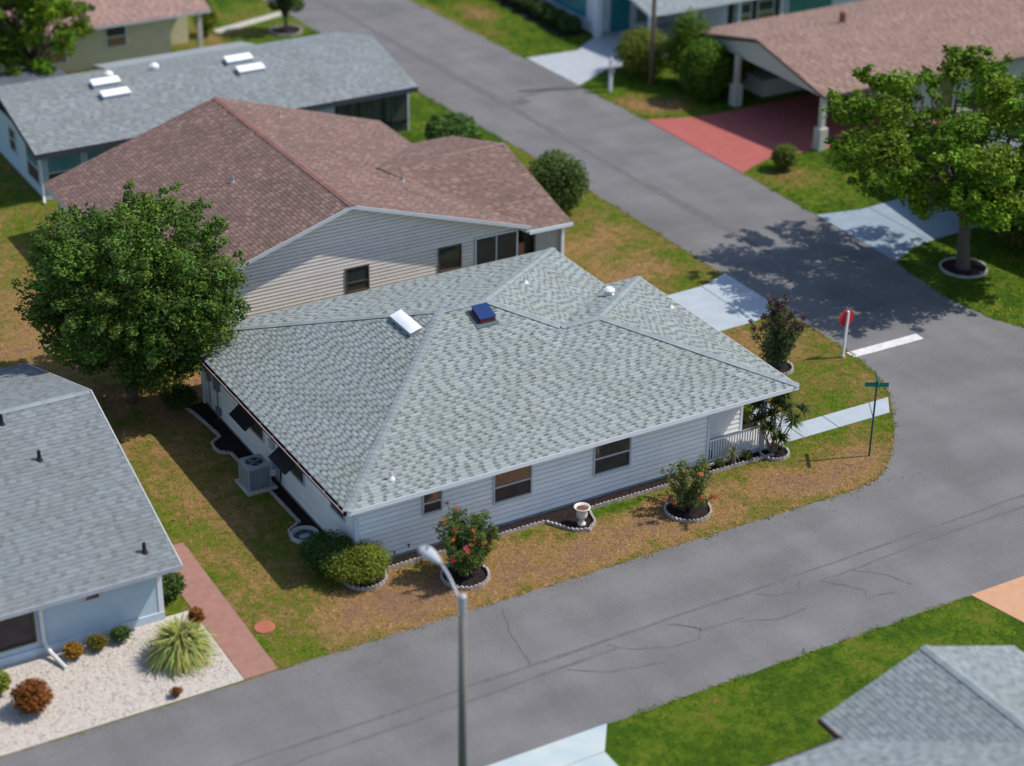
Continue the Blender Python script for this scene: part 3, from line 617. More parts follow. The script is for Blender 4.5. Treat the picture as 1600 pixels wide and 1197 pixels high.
MB().add([(18.02,16.9,2.2),(18.02,27.0,2.3),(18.02,22.45,3.7)], [(0,1,2),(2,1,0)]).build('gable_panel', m_bsid, nb)
MB().box(16.75,17.0,0,17.95,17.15,2.2).build('wall', mat('panel_grey', (.36,.35,.33), rough=.6, stretch=(8,1,1), scale=2), nb)
MB().box(16.3,17.3,0,16.72,17.34,2.2).build('door', m_black, nb)
MB().box(17.92,16.82,0,18.06,16.9,2.24).build('downpipe', m_trim, nb)
bp = mat('red_brick', (.30,.11,.075), rough=.9, var=.2, scale=6); MB().box(15.98,17.2,0,16.3,17.4,1.5).build('brick_pier', bp, nb, bevel=.01)
for xx, yy in ((5.6,23.0),(12.6,21.2),(10.4,29.0)):
    zz = 5.02-.315*abs(xx-8.1); MB().lathe([(.13,-.04),(.05,.08),(.045,.28),(.03,.28)], xx, yy, zz, 8, cap=False).build('vent_pipe', mat('grey_pipe', (.35,.36,.38), rough=.5), nb)

# grey-roofed house further up the street (upper left)
GREYS2 = [(.26,.285,.295),(.285,.31,.315),(.24,.265,.275)]; GAP2 = (.225,.25,.26)
gh = thing('grey_roof_house', 'pale blue house with low grey roof and four skylights behind the brown-roofed house', 'house', (10,39,0))
gr = gable_roof(gh, 'x', .6, 20.1, 39.2, 4.95, 3.62, .235, m_shing, GREYS2, GAP2, 41, sz=.24, fm=mat('dark_fascia', (.05,.055,.07), rough=.5), lo_half=4.4, th=.26)
MB().prism([(7.4,43.4,2.62),(15.6,43.4,2.62),(15.6,46.0,2.05),(7.4,46.0,2.05)][::1], .1).build('rear_roof', mat('flat_grey_roof', (.26,.285,.295), rough=.95, var=.1, scale=.6), gh)
MB().box(1.0,34.75,0,15.6,34.9,2.42).build('wall', m_bluewall, gh); MB().box(1.0,34.9,0,1.15,43.2,2.42).build('wall', m_bluewall, gh); MB().box(15.6,34.75,0,15.75,43.2,2.42).build('wall', m_bluewall, gh); MB().box(1.15,43.05,0,15.6,43.2,2.42).build('wall', m_bluewall, gh)
gl = MB().add([(1.08,34.8,2.4),(1.08,43.1,2.4),(1.08,39.2,3.45)], [(0,1,2),(2,1,0)]).build('gable_panel', m_bluewall, gh)
m_teal = glass_mat('teal_glass', (.10,.26,.27), rough=.12)
window(gh, (0,34.75,0), (1,0,0), (0,-1,0), 1.2, 2.9, .5, 2.2, m_alum, m_teal, m_screen, rail=.45)
window(gh, (0,34.75,0), (1,0,0), (0,-1,0), 3.1, 4.4, .5, 2.2, m_alum, m_teal, m_screen, rail=.35)
window(gh, (0,34.75,0), (1,0,0), (0,-1,0), 4.45, 5.1, .3, 2.2, m_alum, m_glass, m_screen)
window(gh, (1.0,0,0), (0,1,0), (-1,0,0), 35.2, 37.0, .5, 2.1, m_alum, m_teal, m_screen)
window(gh, (1.0,0,0), (0,1,0), (-1,0,0), 38.6, 39.6, .9, 2.1, m_alum, m_glass, m_screen)
MB().tube([(.7,34.4,2.35),(.9,34.6,2.1),(.9,34.62,.25),(.8,34.2,.08)], .05, 8).build('downpipe', m_trim, gh)
# screened porch at the street end
for xx in (15.7,17.1,18.5,19.85): MB().box(xx-.05,34.85,0,xx+.05,34.95,2.4).build('porch_post', m_alum if xx > 19 else m_black, gh)
MB().box(15.8,34.88,.02,19.8,34.91,2.38).build('porch_screen', mat('porch_screen_mesh', (.05,.062,.045), rough=.6, var=.5, scale=1.6, stretch=(3,1,.3)), gh)
MB().box(19.83,34.95,.02,19.86,42.9,2.38).build('porch_screen', MATS['porch_screen_mesh'], gh)
MB().box(15.8,34.78,.55,19.8,34.86,.65).build('porch_rail', m_black, gh)
def dome_sky(par, cx_, cy_, lx, ly, z, slope_y):
    b = MB().obox((cx_-lx/2, cy_-ly/2, z-slope_y*ly/2), (lx,0,0), (0,ly,slope_y*ly), (0,0,.18)).build('skylight', mat('skylight_curb', (.40,.42,.44)), par)
    MB().obox((cx_-lx/2-.03, cy_-ly/2-.03, z-slope_y*ly/2+.18), (lx+.06,0,0), (0,ly+.06,slope_y*ly), (0,0,.08)).build('skylight_dome', mat('white_acrylic', (.8,.8,.8)), b, bevel=.03)
for cx_, cy_ in ((5.75,37.75),(12.75,37.9),(5.65,38.8),(12.55,38.9)): dome_sky(gh, cx_, cy_, 1.35, .48, 3.62-.235*(39.2-cy_), .235)
for cx_, cy_ in ((6.2,39.9),(8.6,40.1)):
    MB().lathe([(.16,-.05),(.16,.1),(.24,.1),(.24,.24),(.08,.36),(.001,.37)], cx_, cy_, 3.62-.235*abs(cy_-39.2), 10).build('roof_vent', mat('vent_white', (.7,.7,.7)), gh)
MB().prism([(.2,43.4,2.35),(5.6,43.4,2.35),(5.6,46.6,2.15),(.2,46.6,2.15)], .12).build('lanai_roof', mat('slate_lanai', (.10,.115,.14), rough=.6, var=.2, scale=.8), gh)
for xx in (.4,5.4): MB().box(xx-.05,46.3,0,xx+.05,46.4,2.1).build('porch_post', m_black, gh)

# beige house at the top left
bh = thing('beige_house', 'beige stucco house with pinkish brown roof at the far upper left', 'house', (9,56,0))
PINK = [(.36,.24,.20),(.33,.22,.185),(.38,.26,.22)]
pr_ = gable_roof(bh, 'x', 1.5, 15.8, 56.5, 6.0, 4.1, .27, m_bshing, PINK, (.26,.17,.145), 51, sz=.26, fm=m_alum)
MB().box(3.0,51.2,0,13.6,51.4,2.42).build('wall', m_beige, bh); MB().box(13.6,53.0,0,15.3,53.2,2.42).build('wall', m_beige, bh); MB().box(13.4,51.4,0,13.6,53.0,2.42).build('wall', m_beige, bh)
MB().box(15.1,53.2,0,15.3,62,2.42).build('wall', m_beige, bh); MB().box(3.0,51.4,0,3.2,62,2.42).build('wall', m_beige, bh); MB().box(3.2,61.8,0,15.1,62,2.42).build('wall', m_beige, bh)
MB().box(15.2,51.15,0,15.45,51.4,2.42).build('porch_post', mat('cream_post', (.55,.50,.42), rough=.7), bh)
window(bh, (0,51.2,0), (1,0,0), (0,-1,0), 9.9, 11.1, 1.0, 2.2, m_trim, m_glass, m_glass, rail=.5)
window(bh, (0,51.2,0), (1,0,0), (0,-1,0), 6.0, 7.7, .6, 1.9, m_trim, m_glass, m_glass, rail=.5)

# house at the left edge of the frame
lh = thing('left_grey_roof_house', 'pale blue house with grey gable roof facing the white gravel yard', 'house', (-14,7,0))
GREYS3 = [(.235,.26,.27),(.245,.27,.28),(.225,.25,.262)]
lr = gable_roof(lh, 'x', -34, -6.0, 7.4, 7.65, 4.72, .325, m_shing, GREYS3, (.195,.22,.232), 61, sz=.17, fm=m_alum)
caps((-6.05,7.4,4.72), (-22,7.4,4.72), .325, lr, m_cap, hw=.16, ex=.28)
MB().box(-34,.45,.0,-6.45,.6,2.32).build('wall', m_bluewall, lh); MB().box(-6.6,.6,0,-6.45,14.3,2.5).build('wall', m_bluewall, lh)
MB().add([(-6.5,.5,2.3),(-6.5,14.3,2.3),(-6.5,7.4,4.55)], [(0,1,2),(2,1,0)]).build('gable_panel', m_bluewall, lh)
MB().box(-6.6,.43,.02,-6.43,.6,2.3).build('corner_board', m_trim, lh)
MB().obox((-34,-.28,2.12), (28,0,0), (0,.035,0), (0,0,.15)).build('fascia', mat('grey_gutter', (.36,.38,.42), rough=.5), lh)
MB().obox((-5.99,-.25,2.12), (0,7.65,2.486), (.035,0,0), (0,0,.14)).build('rake_board', m_alum, lh); MB().obox((-5.99,7.4,4.606), (0,7.65,-2.486), (.035,0,0), (0,0,.14)).build('rake_board', m_alum, lh)
window(lh, (0,.45,0), (1,0,0), (0,-1,0), -8.95, -8.4, 1.45, 1.95, m_alum, m_glass, rail=0)
window(lh, (0,.45,0), (1,0,0), (0,-1,0), -12.4, -10.5, .55, 1.75, m_bframe, m_screen, m_screen, rail=0)
MB().tube([(-10.35,-.2,2.1),(-10.32,.36,1.9),(-10.3,.38,.5),(-10.2,.1,.22),(-10.0,-.65,.06)], .07, 8).build('downpipe', mat('white_downpipe', (.66,.66,.66), rough=.4), lh)
MB().box(-34,.40,.0,-6.43,.449,.3).build('foundation', mat('pale_blue_base', (.48,.58,.66), rough=.7), lh)
for xx, yy in ((-9.15,6.9),(-8.55,5.1),(-6.85,.6)):
    MB().lathe([(.14,-.05),(.07,.08),(.06,.34),(.03,.34)], xx, yy, 4.72-.325*(7.4-yy), 8, cap=False).build('vent_pipe', m_black, lh)

# house at the lower right corner of the frame
ch = thing('lower_right_house', 'grey shingle roof with cross gable cut off by the lower right corner', 'house', (9.7,-20,0))
GREYS4 = [(.285,.32,.335),(.31,.345,.355),(.26,.295,.31)]; GAP4 = (.235,.265,.28)
def tri_roof():
    pk = (9.75,-16.1,3.68); pb = (9.75,-27,3.68); l0 = (6.25,-16.1,2.5); l1 = (6.25,-27,2.5); r0 = (13.25,-16.1,2.5); r1 = (13.25,-27,2.5)
    m_ = MB(); m_.prism([l0,l1,pb,pk], .12); m_.prism([r1,r0,pk,pb], .12); o = m_.build('wing_roof', m_gutter, ch)
    s = MB(); shingles(s, [l0,l1,pb,pk], .17, GREYS4, GAP4, seed=71); shingles(s, [r1,r0,pk,pb], .17, GREYS4, GAP4, seed=72); stuff(s.build('shingle_courses', m_shing, o))
    caps(pk, (9.75,-26,3.68), .335, o, m_cap, hw=.16, ex=.28)
    f0 = [(-14,-17.0,2.48),(6.2,-17.0,2.48)]
    mr_ = MB(); Q = [(22,-17.05,2.46),(-16,-17.05,2.46),(-16,-25,4.9),(22,-25,4.9)]; mr_.prism(Q, .12); o2 = mr_.build('roof', m_gutter, ch)
    s = MB(); shingles(s, Q, .17, GREYS4, GAP4, seed=73); stuff(s.build('shingle_courses', m_shing, o2))
    MB().box(-16,-17.02,2.32,6.25,-16.98,2.47).build('gutter', m_gutter, ch)
    MB().box(6.19,-17.0,2.36,6.24,-16.1,2.5).build('gutter', m_gutter, ch)
    MB().prism([(6.5,-16.4,2.3),(6.5,-25,2.3),(13,-25,2.3),(13,-16.4,2.3)], 2.3).build('wall', m_bluewall, ch)
    MB().prism([(-16,-17.4,2.25),(-16,-25,2.25),(6.4,-25,2.25),(6.4,-17.4,2.25)], 2.25).build('wall', m_bluewall, ch)
    MB().add([(6.5,-16.38,2.3),(13,-16.38,2.3),(9.75,-16.38,3.5)], [(0,1,2),(2,1,0)]).build('gable_panel', m_bluewall, ch)
tri_roof()

# carport house with the red driveway (upper right)
kh = thing('carport_house', 'brown-roofed house with open carport over a red driveway', 'house', (46,28,0))
BR2 = [(.30,.20,.165),(.28,.185,.155),(.325,.22,.18)]
kr = gable_roof(kh, 'x', 36.4, 62, 28.5, 5.75, 4.05, .215, m_bshing, BR2, (.22,.145,.12), 81, sz=.25, fm=mat('brown_fascia', (.10,.075,.06), rough=.6))
m_cream = mat('cream_stucco', (.46,.46,.40), rough=.8, var=.05)
MB().add([(36.75,23.2,2.55),(36.75,33.9,2.55),(36.75,28.5,3.8),(36.85,23.2,2.55),(36.85,33.9,2.55),(36.85,28.5,3.8)], [(0,2,1),(3,4,5),(0,1,4,3),(1,2,5,4),(2,0,3,5)]).build('gable_panel', m_cream, kh)
for yy in (22.95,30.1):
    MB().box(36.42,yy-.12,.0,36.68,yy+.14,2.7).build('carport_column', m_cream, kh, bevel=.01); MB().box(36.3,yy-.25,.0,36.8,yy+.27,1.15).build('column_base', m_cream, kh, bevel=.02)
MB().box(42.5,23.3,0,42.7,34,2.7).build('wall', m_cream, kh); MB().box(42.7,23.3,0,62,23.5,2.7).build('wall', m_cream, kh); MB().box(37.2,33.8,0,42.5,34,2.7).build('wall', m_cream, kh)
window(kh, (0,23.3,0), (1,0,0), (0,-1,0), 44.2, 45.2, .4, 2.5, m_bframe, m_glass, m_glass); window(kh, (0,23.3,0), (1,0,0), (0,-1,0), 47.0, 48.2, .9, 2.4, m_bframe, m_glass, m_glass)
MB().box(38.5,30.4,0,42.4,33.6,.9).build('half_wall', m_cream, kh)
MB().lathe([(.18,-.1),(.18,.5),(.12,.55),(.001,.55)], 42.2, 28.9, 4.0, 8).build('roof_vent', mat('rust_vent', (.22,.10,.07), rough=.7), kh)

# white house with teal door (top)
th = thing('teal_door_house', 'white house with teal door and teal shutters at the top edge', 'house', (44,46,0))
tr_ = gable_roof(th, 'x', 36.5, 62, 43.6, 5.3, 3.7, .22, m_shing, GREYS4, GAP4, 91, sz=.26, fm=m_trim)
m_tealp = mat('teal_paint', (.02,.20,.24), rough=.5, var=.06); m_wwall = mat('white_wall', (.58,.63,.68), rough=.7, var=.05)
MB().box(36.2,43.4,0,36.35,70,2.5).build('wall', m_wwall, th); MB().box(36.35,43.4,0,42,43.55,2.5).build('wall', m_wwall, th)
MB().box(37.2,43.33,.05,38.5,43.4,2.2).build('door', m_tealp, th)
w_ = window(th, (36.2,0,0), (0,1,0), (-1,0,0), 44.4, 48.2, .75, 2.1, m_tealp, m_teal, rail=0, vert=1, fw=.25)
MB().box(36.0,42.9,0,36.35,43.35,2.4).build('corner_pier', m_trim, th)
MB().box(39.0,43.36,.3,41.0,43.4,1.9).build('lattice_panel', mat('lattice_grey', (.20,.20,.18), rough=.8, var=.5, scale=8), th)
for xx in (36.8,39.8,42.8,45.8): MB().box(xx-.09,38.6,0,xx+.09,38.78,2.35).build('carport_post', m_trim, th)
MB().box(42,38.9,0,42.15,43.4,2.4).build('wall', m_wwall, th); MB().box(46.2,38.8,0,62,38.95,2.45).build('wall', m_wwall, th)
for u in (42.6,44.2): window(th, (0,38.9,0), (1,0,0), (0,-1,0), u, u+1.2, .7, 2.1, m_trim, m_glass, m_glass)
MB().box(46.4,38.76,.6,49.5,38.8,2.2).build('shutter', mat('green_shutter', (.06,.22,.17), rough=.6), th)

# blue-grey house behind the right-hand tree
rh = thing('blue_grey_house', 'blue-grey house with carport behind the street tree at right', 'house', (44,10,0))
gable_roof(rh, 'x', 37.0, 60, 10.6, 6.2, 3.9, .21, m_shing, GREYS3, (.17,.19,.2), 95, sz=.26, fm=m_alum)
MB().box(41,5,0,41.15,16.4,2.5).build('wall', m_bluewall, rh); MB().box(41.15,5,0,60,5.15,2.5).build('wall', m_bluewall, rh)
for yy in (5.2,11.4,16.2): MB().box(37.3,yy,0,37.45,yy+.15,2.5).build('carport_post', m_trim, rh)
window(rh, (41,0,0), (0,1,0), (-1,0,0), 6.5, 8.2, .9, 2.1, m_trim, m_glass, m_glass)

# ------------------------------------------------------------------ foliage
def leaf_mesh(name, C, size, rng, tints, up=.35, aspect=.5, outward=None):
    """quads (bent diamonds) at points C; size per leaf; tints (n,3)"""
    n = len(C); d = rng.normal(size=(n,3)); d[:,2] = d[:,2]*.6; d /= np.linalg.norm(d, axis=1, keepdims=True)
    nr = rng.normal(size=(n,3)); nr[:,2] = np.abs(nr[:,2])+up
    if outward is not None: nr = nr*.75+outward*1.1
    s = np.cross(d, nr); s /= np.linalg.norm(s, axis=1, keepdims=True)+1e-9; nn = np.cross(s, d)
    L = size[:,None]; W = L*aspect
    V = np.empty((n,4,3)); V[:,0] = C-d*L*.5; V[:,1] = C+s*W*.5+nn*L*.06; V[:,2] = C+d*L*.5; V[:,3] = C-s*W*.5+nn*L*.06
    F = np.arange(n*4).reshape(n,4)
    return np_mesh(name, V.reshape(-1,3), F, [('tint', 'FLOAT_COLOR', 'FACE', 'color', np.concatenate([tints, np.ones((n,1))], 1))])
def clump_points(rng, clumps, n):
    """clumps: rows (x,y,z,rx,ry,rz); leaves on and just inside each clump's surface"""
    cl = np.array(clumps, float); wgt = (cl[:,3]*cl[:,4]*cl[:,5])**(2/3); wgt /= wgt.sum(); k = rng.choice(len(cl), n, p=wgt)
    d = rng.normal(size=(n,3)); d /= np.linalg.norm(d, axis=1, keepdims=True); r = 1-np.abs(rng.normal(0, .42, size=(n,1)))+rng.uniform(-.05,.22,size=(n,1))
    return cl[k,:3]+d*np.clip(r, .1, 1.3)*cl[k,3:6], k, d
def limb(mb, a, b, r0, r1, rng, k=5, wob=.12, n=7):
    a, b = Vector(a), Vector(b); L = (b-a).length; pts = []
    for i in range(k+1):
        t = i/k; p = a.lerp(b, t); 
        if 0 < i < k: p += Vector(rng.normal(size=3))*wob*L*.18
        pts.append(p)
    mb.tube(pts, [r0+(r1-r0)*i/k for i in range(k+1)], n)
def tree(name, label, base, crown_c, crown_r, nclump, crad, nleaf, leaf, m, trunk_r, fork, seed, group=None, flat=.75, tvar=.28, rust=None, lobes=None):
    rng = np.random.default_rng(seed); T = thing(name, label, 'tree', base, group); bx, by, bz = base
    tk = MB(); f = Vector((bx+(crown_c[0]-bx)*.3, by+(crown_c[1]-by)*.3, fork))
    limb(tk, (bx,by,-.05), f, trunk_r*1.25, trunk_r*.8, rng, 6, .05, 9)
    cl = []
    for i in range(nclump):
        for _ in range(40):
            d = rng.normal(size=3); d /= np.linalg.norm(d); r = rng.uniform(.12, 1)**.5
            p = np.array(crown_c)+d*r*np.array(crown_r)
            if p[2] > fork*.4: break
        s = crad*rng.uniform(.4, 1.15); cl.append((*p, s*rng.uniform(.7,1.5), s*rng.uniform(.7,1.5), s*flat*rng.uniform(.7,1.3)))
    for i in range(nclump//2):                                  # thin sprays sticking out of the crown
        d = rng.normal(size=3); d[2] = abs(d[2])*.8-.2; d /= np.linalg.norm(d)
        for t in (.92, 1.03, 1.13):
            p = np.array(crown_c)+d*t*np.array(crown_r)*rng.uniform(.95,1.05)
            if p[2] > fork*.6: cl.append((*p, crad*.36*(1.5-t*.6), crad*.36*(1.5-t*.6), crad*.26))
    for c in cl[::max(1, len(cl)//40)]:
        q = Vector(c[:3]); mid = f.lerp(q, .45)+Vector((0,0,.15)); limb(tk, f, mid, trunk_r*.5, trunk_r*.28, rng, 4, .2, 6); limb(tk, mid, q, trunk_r*.28, trunk_r*.06, rng, 4, .25, 5)
    tk.build('trunk', m_bark, T, smooth=True)
    C, k, dd = clump_points(rng, cl, nleaf)
    ct = rng.uniform(1-tvar, 1+tvar, size=(len(cl),1))*np.stack([rng.uniform(.9,1.25,len(cl)), np.ones(len(cl)), rng.uniform(.7,1.1,len(cl))], 1)
    ti = ct[k]*rng.uniform(.6, 1.45, size=(nleaf,1))
    link('crown', leaf_mesh('crown', C, leaf*rng.uniform(.6,1.3,nleaf), rng, ti, outward=dd), m, T)
    return T
m_oak = leafmat('oak_leaf', (.078,.150,.026)); m_bright = leafmat('bright_leaf', (.105,.195,.014)); m_dark = leafmat('dark_leaf', (.058,.108,.026)); m_yel = leafmat('yellow_green_leaf', (.16,.205,.026)); m_hib = leafmat('hibiscus_leaf', (.095,.150,.035)); m_rust = leafmat('rust_leaf', (.22,.085,.022)); m_bronze = leafmat('bronze_leaf', (.075,.042,.034))
tree('shade_tree', 'broad dark green tree beside the left end of the white house', (-2.3,14.5,0), (-1.85,14.5,4.5), (3.55,3.6,3.5), 250, .72, 105000, .17, m_oak, .20, 1.9, 101, tvar=.3)
tree('street_tree', 'spreading bright green tree in a ring bed casting its shadow on the road', (33.34,8.65,0), (32.6,8.9,5.9), (5.0,5.3,3.2), 130, .80, 46000, .24, m_bright, .26, 2.4, 102, flat=.6)
tree('yard_tree', 'bright green tree at the upper left corner before the beige house', (4.9,48.2,0), (4.7,48.0,4.0), (3.0,2.8,3.3), 60, .8, 20000, .26, m_bright, .16, 1.6, 103)
tree('small_tree', 'small dark conical tree beside the far sidewalk', (20.9,52.2,0), (20.9,52.2,2.7), (.95,.95,1.9), 22, .5, 5000, .2, m_dark, .09, .8, 104)

def shrub(name, label, base, r, h, n, leaf, m, seed, group=None, dense=True, cat='shrub', z0=.1, lobes=8, tvar=.22, stems=10):
    rng = np.random.default_rng(seed); bx, by, bz = base; T = thing(name, label, cat, base, group)
    st = MB()
    for k in range(stems):
        a = rng.uniform(0, 6.28); rr = rng.uniform(.2,.85)*r; limb(st, (bx+.05*math.cos(a), by+.05*math.sin(a), 0), (bx+rr*math.cos(a), by+rr*math.sin(a), h*rng.uniform(.55,.85)), .022, .006, rng, 3, .2, 5)
    st.build('stems', m_bark, T)
    cl = [(bx, by, z0+(h-z0)*.5, r*.86, r*.86, (h-z0)*.46)]
    if dense: cl = cl*3
    for k in range(lobes):
        a = rng.uniform(0, 6.28); e = rng.uniform(-.5, 1.2); s = r*rng.uniform(.22,.4)
        cl.append((bx+r*.68*math.cos(a)*math.cos(e), by+r*.68*math.sin(a)*math.cos(e), z0+(h-z0)*.5+(h-z0)*.36*math.sin(e), s, s, s*.8))
    C, k, dd = clump_points(rng, cl, n); keep = C[:,2] > .02; C = C[keep]; dd = dd[keep]; n = len(C)
    nz = np.sin(C[:,0]*4.1+seed)+np.sin(C[:,1]*3.7)+np.sin(C[:,2]*5+seed)
    ti = (1+tvar*nz[:,None]*.33)*rng.uniform(.7,1.32,size=(n,1))*np.stack([rng.uniform(.85,1.25,n), np.ones(n), rng.uniform(.7,1.2,n)], 1)
    link('foliage', leaf_mesh('foliage', C, leaf*rng.uniform(.6,1.3,n), rng, ti, outward=dd), m, T)
    return T
shrub('clipped_bush', 'dark green clipped round bush at the white house corner', (-.78,.42,0), .95, 1.38, 16000, .075, m_dark, 201, tvar=.15)
shrub('clipped_bush', 'yellow-green clipped bush in front of the dark round bush', (-.12,-.42,0), 1.12, 1.2, 17000, .080, m_yel, 202, tvar=.15)
shrub('roadside_bush', 'rounded dense bush beside the brown-roofed wing', (21.05,22.5,0), 1.55, 2.8, 13000, .16, leafmat('roadside_leaf', (.075,.125,.03)), 203)
shrub('low_bush', 'leafy green bush on the lawn between brown and grey roofs', (20.6,31.6,0), 1.4, 1.7, 6000, .26, leafmat('lowbush_leaf', (.075,.15,.03)), 204)
shrub('ball_bush', 'large rounded hedge ball behind the wooden pole', (34.9,36.2,0), 1.75, 2.6, 9000, .17, leafmat('ball_leaf', (.13,.165,.022)), 205)
shrub('cone_bush', 'taller pointed bush left of the round dark one by the carport', (36.2,33.9,0), 1.35, 4.1, 9000, .17, leafmat('cone_leaf', (.09,.165,.012)), 206)
shrub('egg_bush', 'egg-shaped dark green bush nearest the red driveway', (35.6,31.6,0), 1.45, 3.3, 11000, .17, leafmat('egg_leaf', (.075,.15,.012)), 207)
shrub('light_bush', 'small yellow-green bush under the carport gable', (38.6,32.6,0), .9, 1.7, 3500, .17, m_yel, 208)
shrub('driveway_bush', 'small bush beside the red driveway and carport column', (33.4,21.6,0), .72, 1.3, 3500, .13, leafmat('drive_leaf', (.11,.16,.025)), 209)
shrub('corner_bush', 'dark low bush at the back left corner of the white house', (-.95,13.1,0), .75, .9, 5000, .10, m_dark, 210)
for k in range(6):
    shrub('hedge_bush', ['dark hedge bush nearest the teal door','second hedge bush from the teal door','third hedge bush from the teal door','fourth hedge bush from the teal door','fifth hedge bush from the teal door','farthest hedge bush from the teal door'][k], (35.15,44.4+k*1.5,0), .75, 1.0, 2200, .17, m_dark, 220+k, group='hedge along the teal-shuttered wall', lobes=5, stems=5)
shrub('porch_bush', 'bright green shrub beside the porch steps', (16.95,2.1,0), .42, 1.15, 2600, .11, leafmat('porch_leaf', (.12,.17,.02)), 211)
shrub('rust_bush', 'round rusty orange bush on the white gravel', (-11.5,-2.15,0), .62, 1.0, 3500, .12, m_rust, 212)
shrub('rust_tuft', 'tiny rusty tuft at the gravel edge by the road', (-7.6,-3.5,0), .2, .3, 350, .09, m_rust, 213)
shrub('wall_plant', 'orange-yellow plant below the pale blue wall by the downpipe', (-9.6,-.2,0), .34, .5, 900, .10, leafmat('amber_leaf', (.30,.17,.02)), 214)
shrub('wall_plant', 'green and amber plant below the pale blue wall', (-8.8,-.12,0), .34, .48, 900, .10, leafmat('olive_leaf', (.17,.15,.02)), 215)
shrub('wall_plant', 'dark green plant below the pale blue wall nearest the fountain grass', (-8.05,-.05,0), .34, .5, 900, .10, m_dark, 216)
shrub('corner_plant', 'dark green shrub at the pale blue house corner by the brick path', (-5.95,1.5,0), .62, .95, 3000, .12, m_dark, 217)
shrub('rust_plant', 'small rusty plant between fountain grass and brick path', (-5.72,-.45,0), .28, .7, 800, .12, m_rust, 218)
shrub('gravel_plant', 'yellow-green plant at the left frame edge on gravel', (-12.15,-.9,0), .4, .9, 900, .16, m_yel, 219)
shrub('hedge_plant', 'dark shrubs behind the street tree', (36.9,9.2,0), .9, 1.2, 2500, .17, leafmat('olive_dark_leaf', (.09,.09,.02)), 230)
shrub('hedge_plant', 'reddish shrub by the blue-grey house behind the street tree', (37.6,7.0,0), .8, 1.1, 2200, .17, m_bronze, 231)
shrub('roadside_plant', 'bright green plants beside the beige house porch', (16.6,53.6,0), .7, 2.2, 1800, .2, m_yel, 232)

# hibiscus shrubs with red and orange flowers
def flower_mesh(m):
    mb = MB(); 
    for k in range(5):
        a = k*2*math.pi/5; c, s = math.cos(a), math.sin(a)
        def q(r, w, z): return (r*c-w*s, r*s+w*c, z)
        mb.add([q(.004,0,0), q(.04,.028,.022), q(.075,.018,.016), q(.075,-.018,.016), q(.04,-.028,.022)], [(0,4,3,2,1)])
    mb.tube([(0,0,0),(0,0,.06)], [.006,.004], 5); me = mb.mesh('flower'); me.materials.append(m); return me
fl_red = flower_mesh(mat('red_petal', (.55,.02,.025), rough=.6)); fl_or = flower_mesh(mat('orange_petal', (.55,.10,.025), rough=.6)); fl_pk = flower_mesh(mat('pink_petal', (.45,.04,.10), rough=.6))
def hibiscus(label, base, r, h, n, seed, nfl, tall, m=None, dens=1.0):
    rng = np.random.default_rng(seed); bx, by, _ = base; T = thing('hibiscus', label, 'shrub', base, 'hibiscus shrubs along the side of the house'); st = MB(); cl = []
    tips = []
    for k in range(tall):
        a = rng.uniform(0, 6.28); e = rng.uniform(.25, 1.0); rr = r*rng.uniform(.25,1); hh = h*(1-.35*(rr/r)**2)*rng.uniform(.75,1.05)
        p = (bx+rr*math.cos(a), by+rr*math.sin(a), hh); limb(st, (bx+.12*math.cos(a), by+.12*math.sin(a), 0), p, .020, .006, rng, 5, .22, 5)
        for t in np.linspace(.38, 1, 7):
            s = .17*(1.35-t*.7)*rng.uniform(.7,1.3)*(r/.9)*dens
            cl.append((bx+(p[0]-bx)*t+rng.normal()*.06, by+(p[1]-by)*t+rng.normal()*.06, p[2]*t, s, s, s))
        tips.append(p)
    st.build('stems', m_bark, T)
    C, k, dd = clump_points(rng, cl, n); ti = rng.uniform(.6,1.45,size=(n,1))*np.stack([rng.uniform(.8,1.35,n), np.ones(n), rng.uniform(.7,1.3,n)], 1)
    link('foliage', leaf_mesh('foliage', C, .095*rng.uniform(.55,1.35,n), rng, ti, outward=dd*.5), m or m_hib, T)
    view = (CAM-Vector((bx, by, h*.5))).normalized()
    idx = rng.permutation(len(C)); c0 = np.array([bx,by,h*.5]); score = (C-c0)@np.array(view); cand = [i for i in idx if score[i] > .35*r]
    for j in range(nfl):
        p = Vector(C[cand[j]]); o = bpy.data.objects.new('flower', [fl_red, fl_or, fl_red, fl_pk, fl_or][j % 5]); COL.objects.link(o); o.parent = T
        d = (p-Vector((bx,by,h*.4))).normalized()+Vector((-.2,-.5,.45)); qn = d.to_track_quat('Z','Y'); s = rng.uniform(.7,1.2)
        o.matrix_basis = Matrix.Translation(p+d.normalized()*.05-T.location) @ qn.to_matrix().to_4x4() @ Matrix.Scale(s, 4)
    return T
hibiscus('large leafy hibiscus with red flowers in front of the small window', (2.95,-1.95,0), 1.15, 2.4, 17000, 301, 18, 30)
hibiscus('sparser hibiscus with orange flowers in the round bed near the porch', (11.6,-2.1,0), 1.25, 2.0, 5200, 302, 13, 19, leafmat('olive_hibiscus_leaf', (.13,.165,.045)), .72)

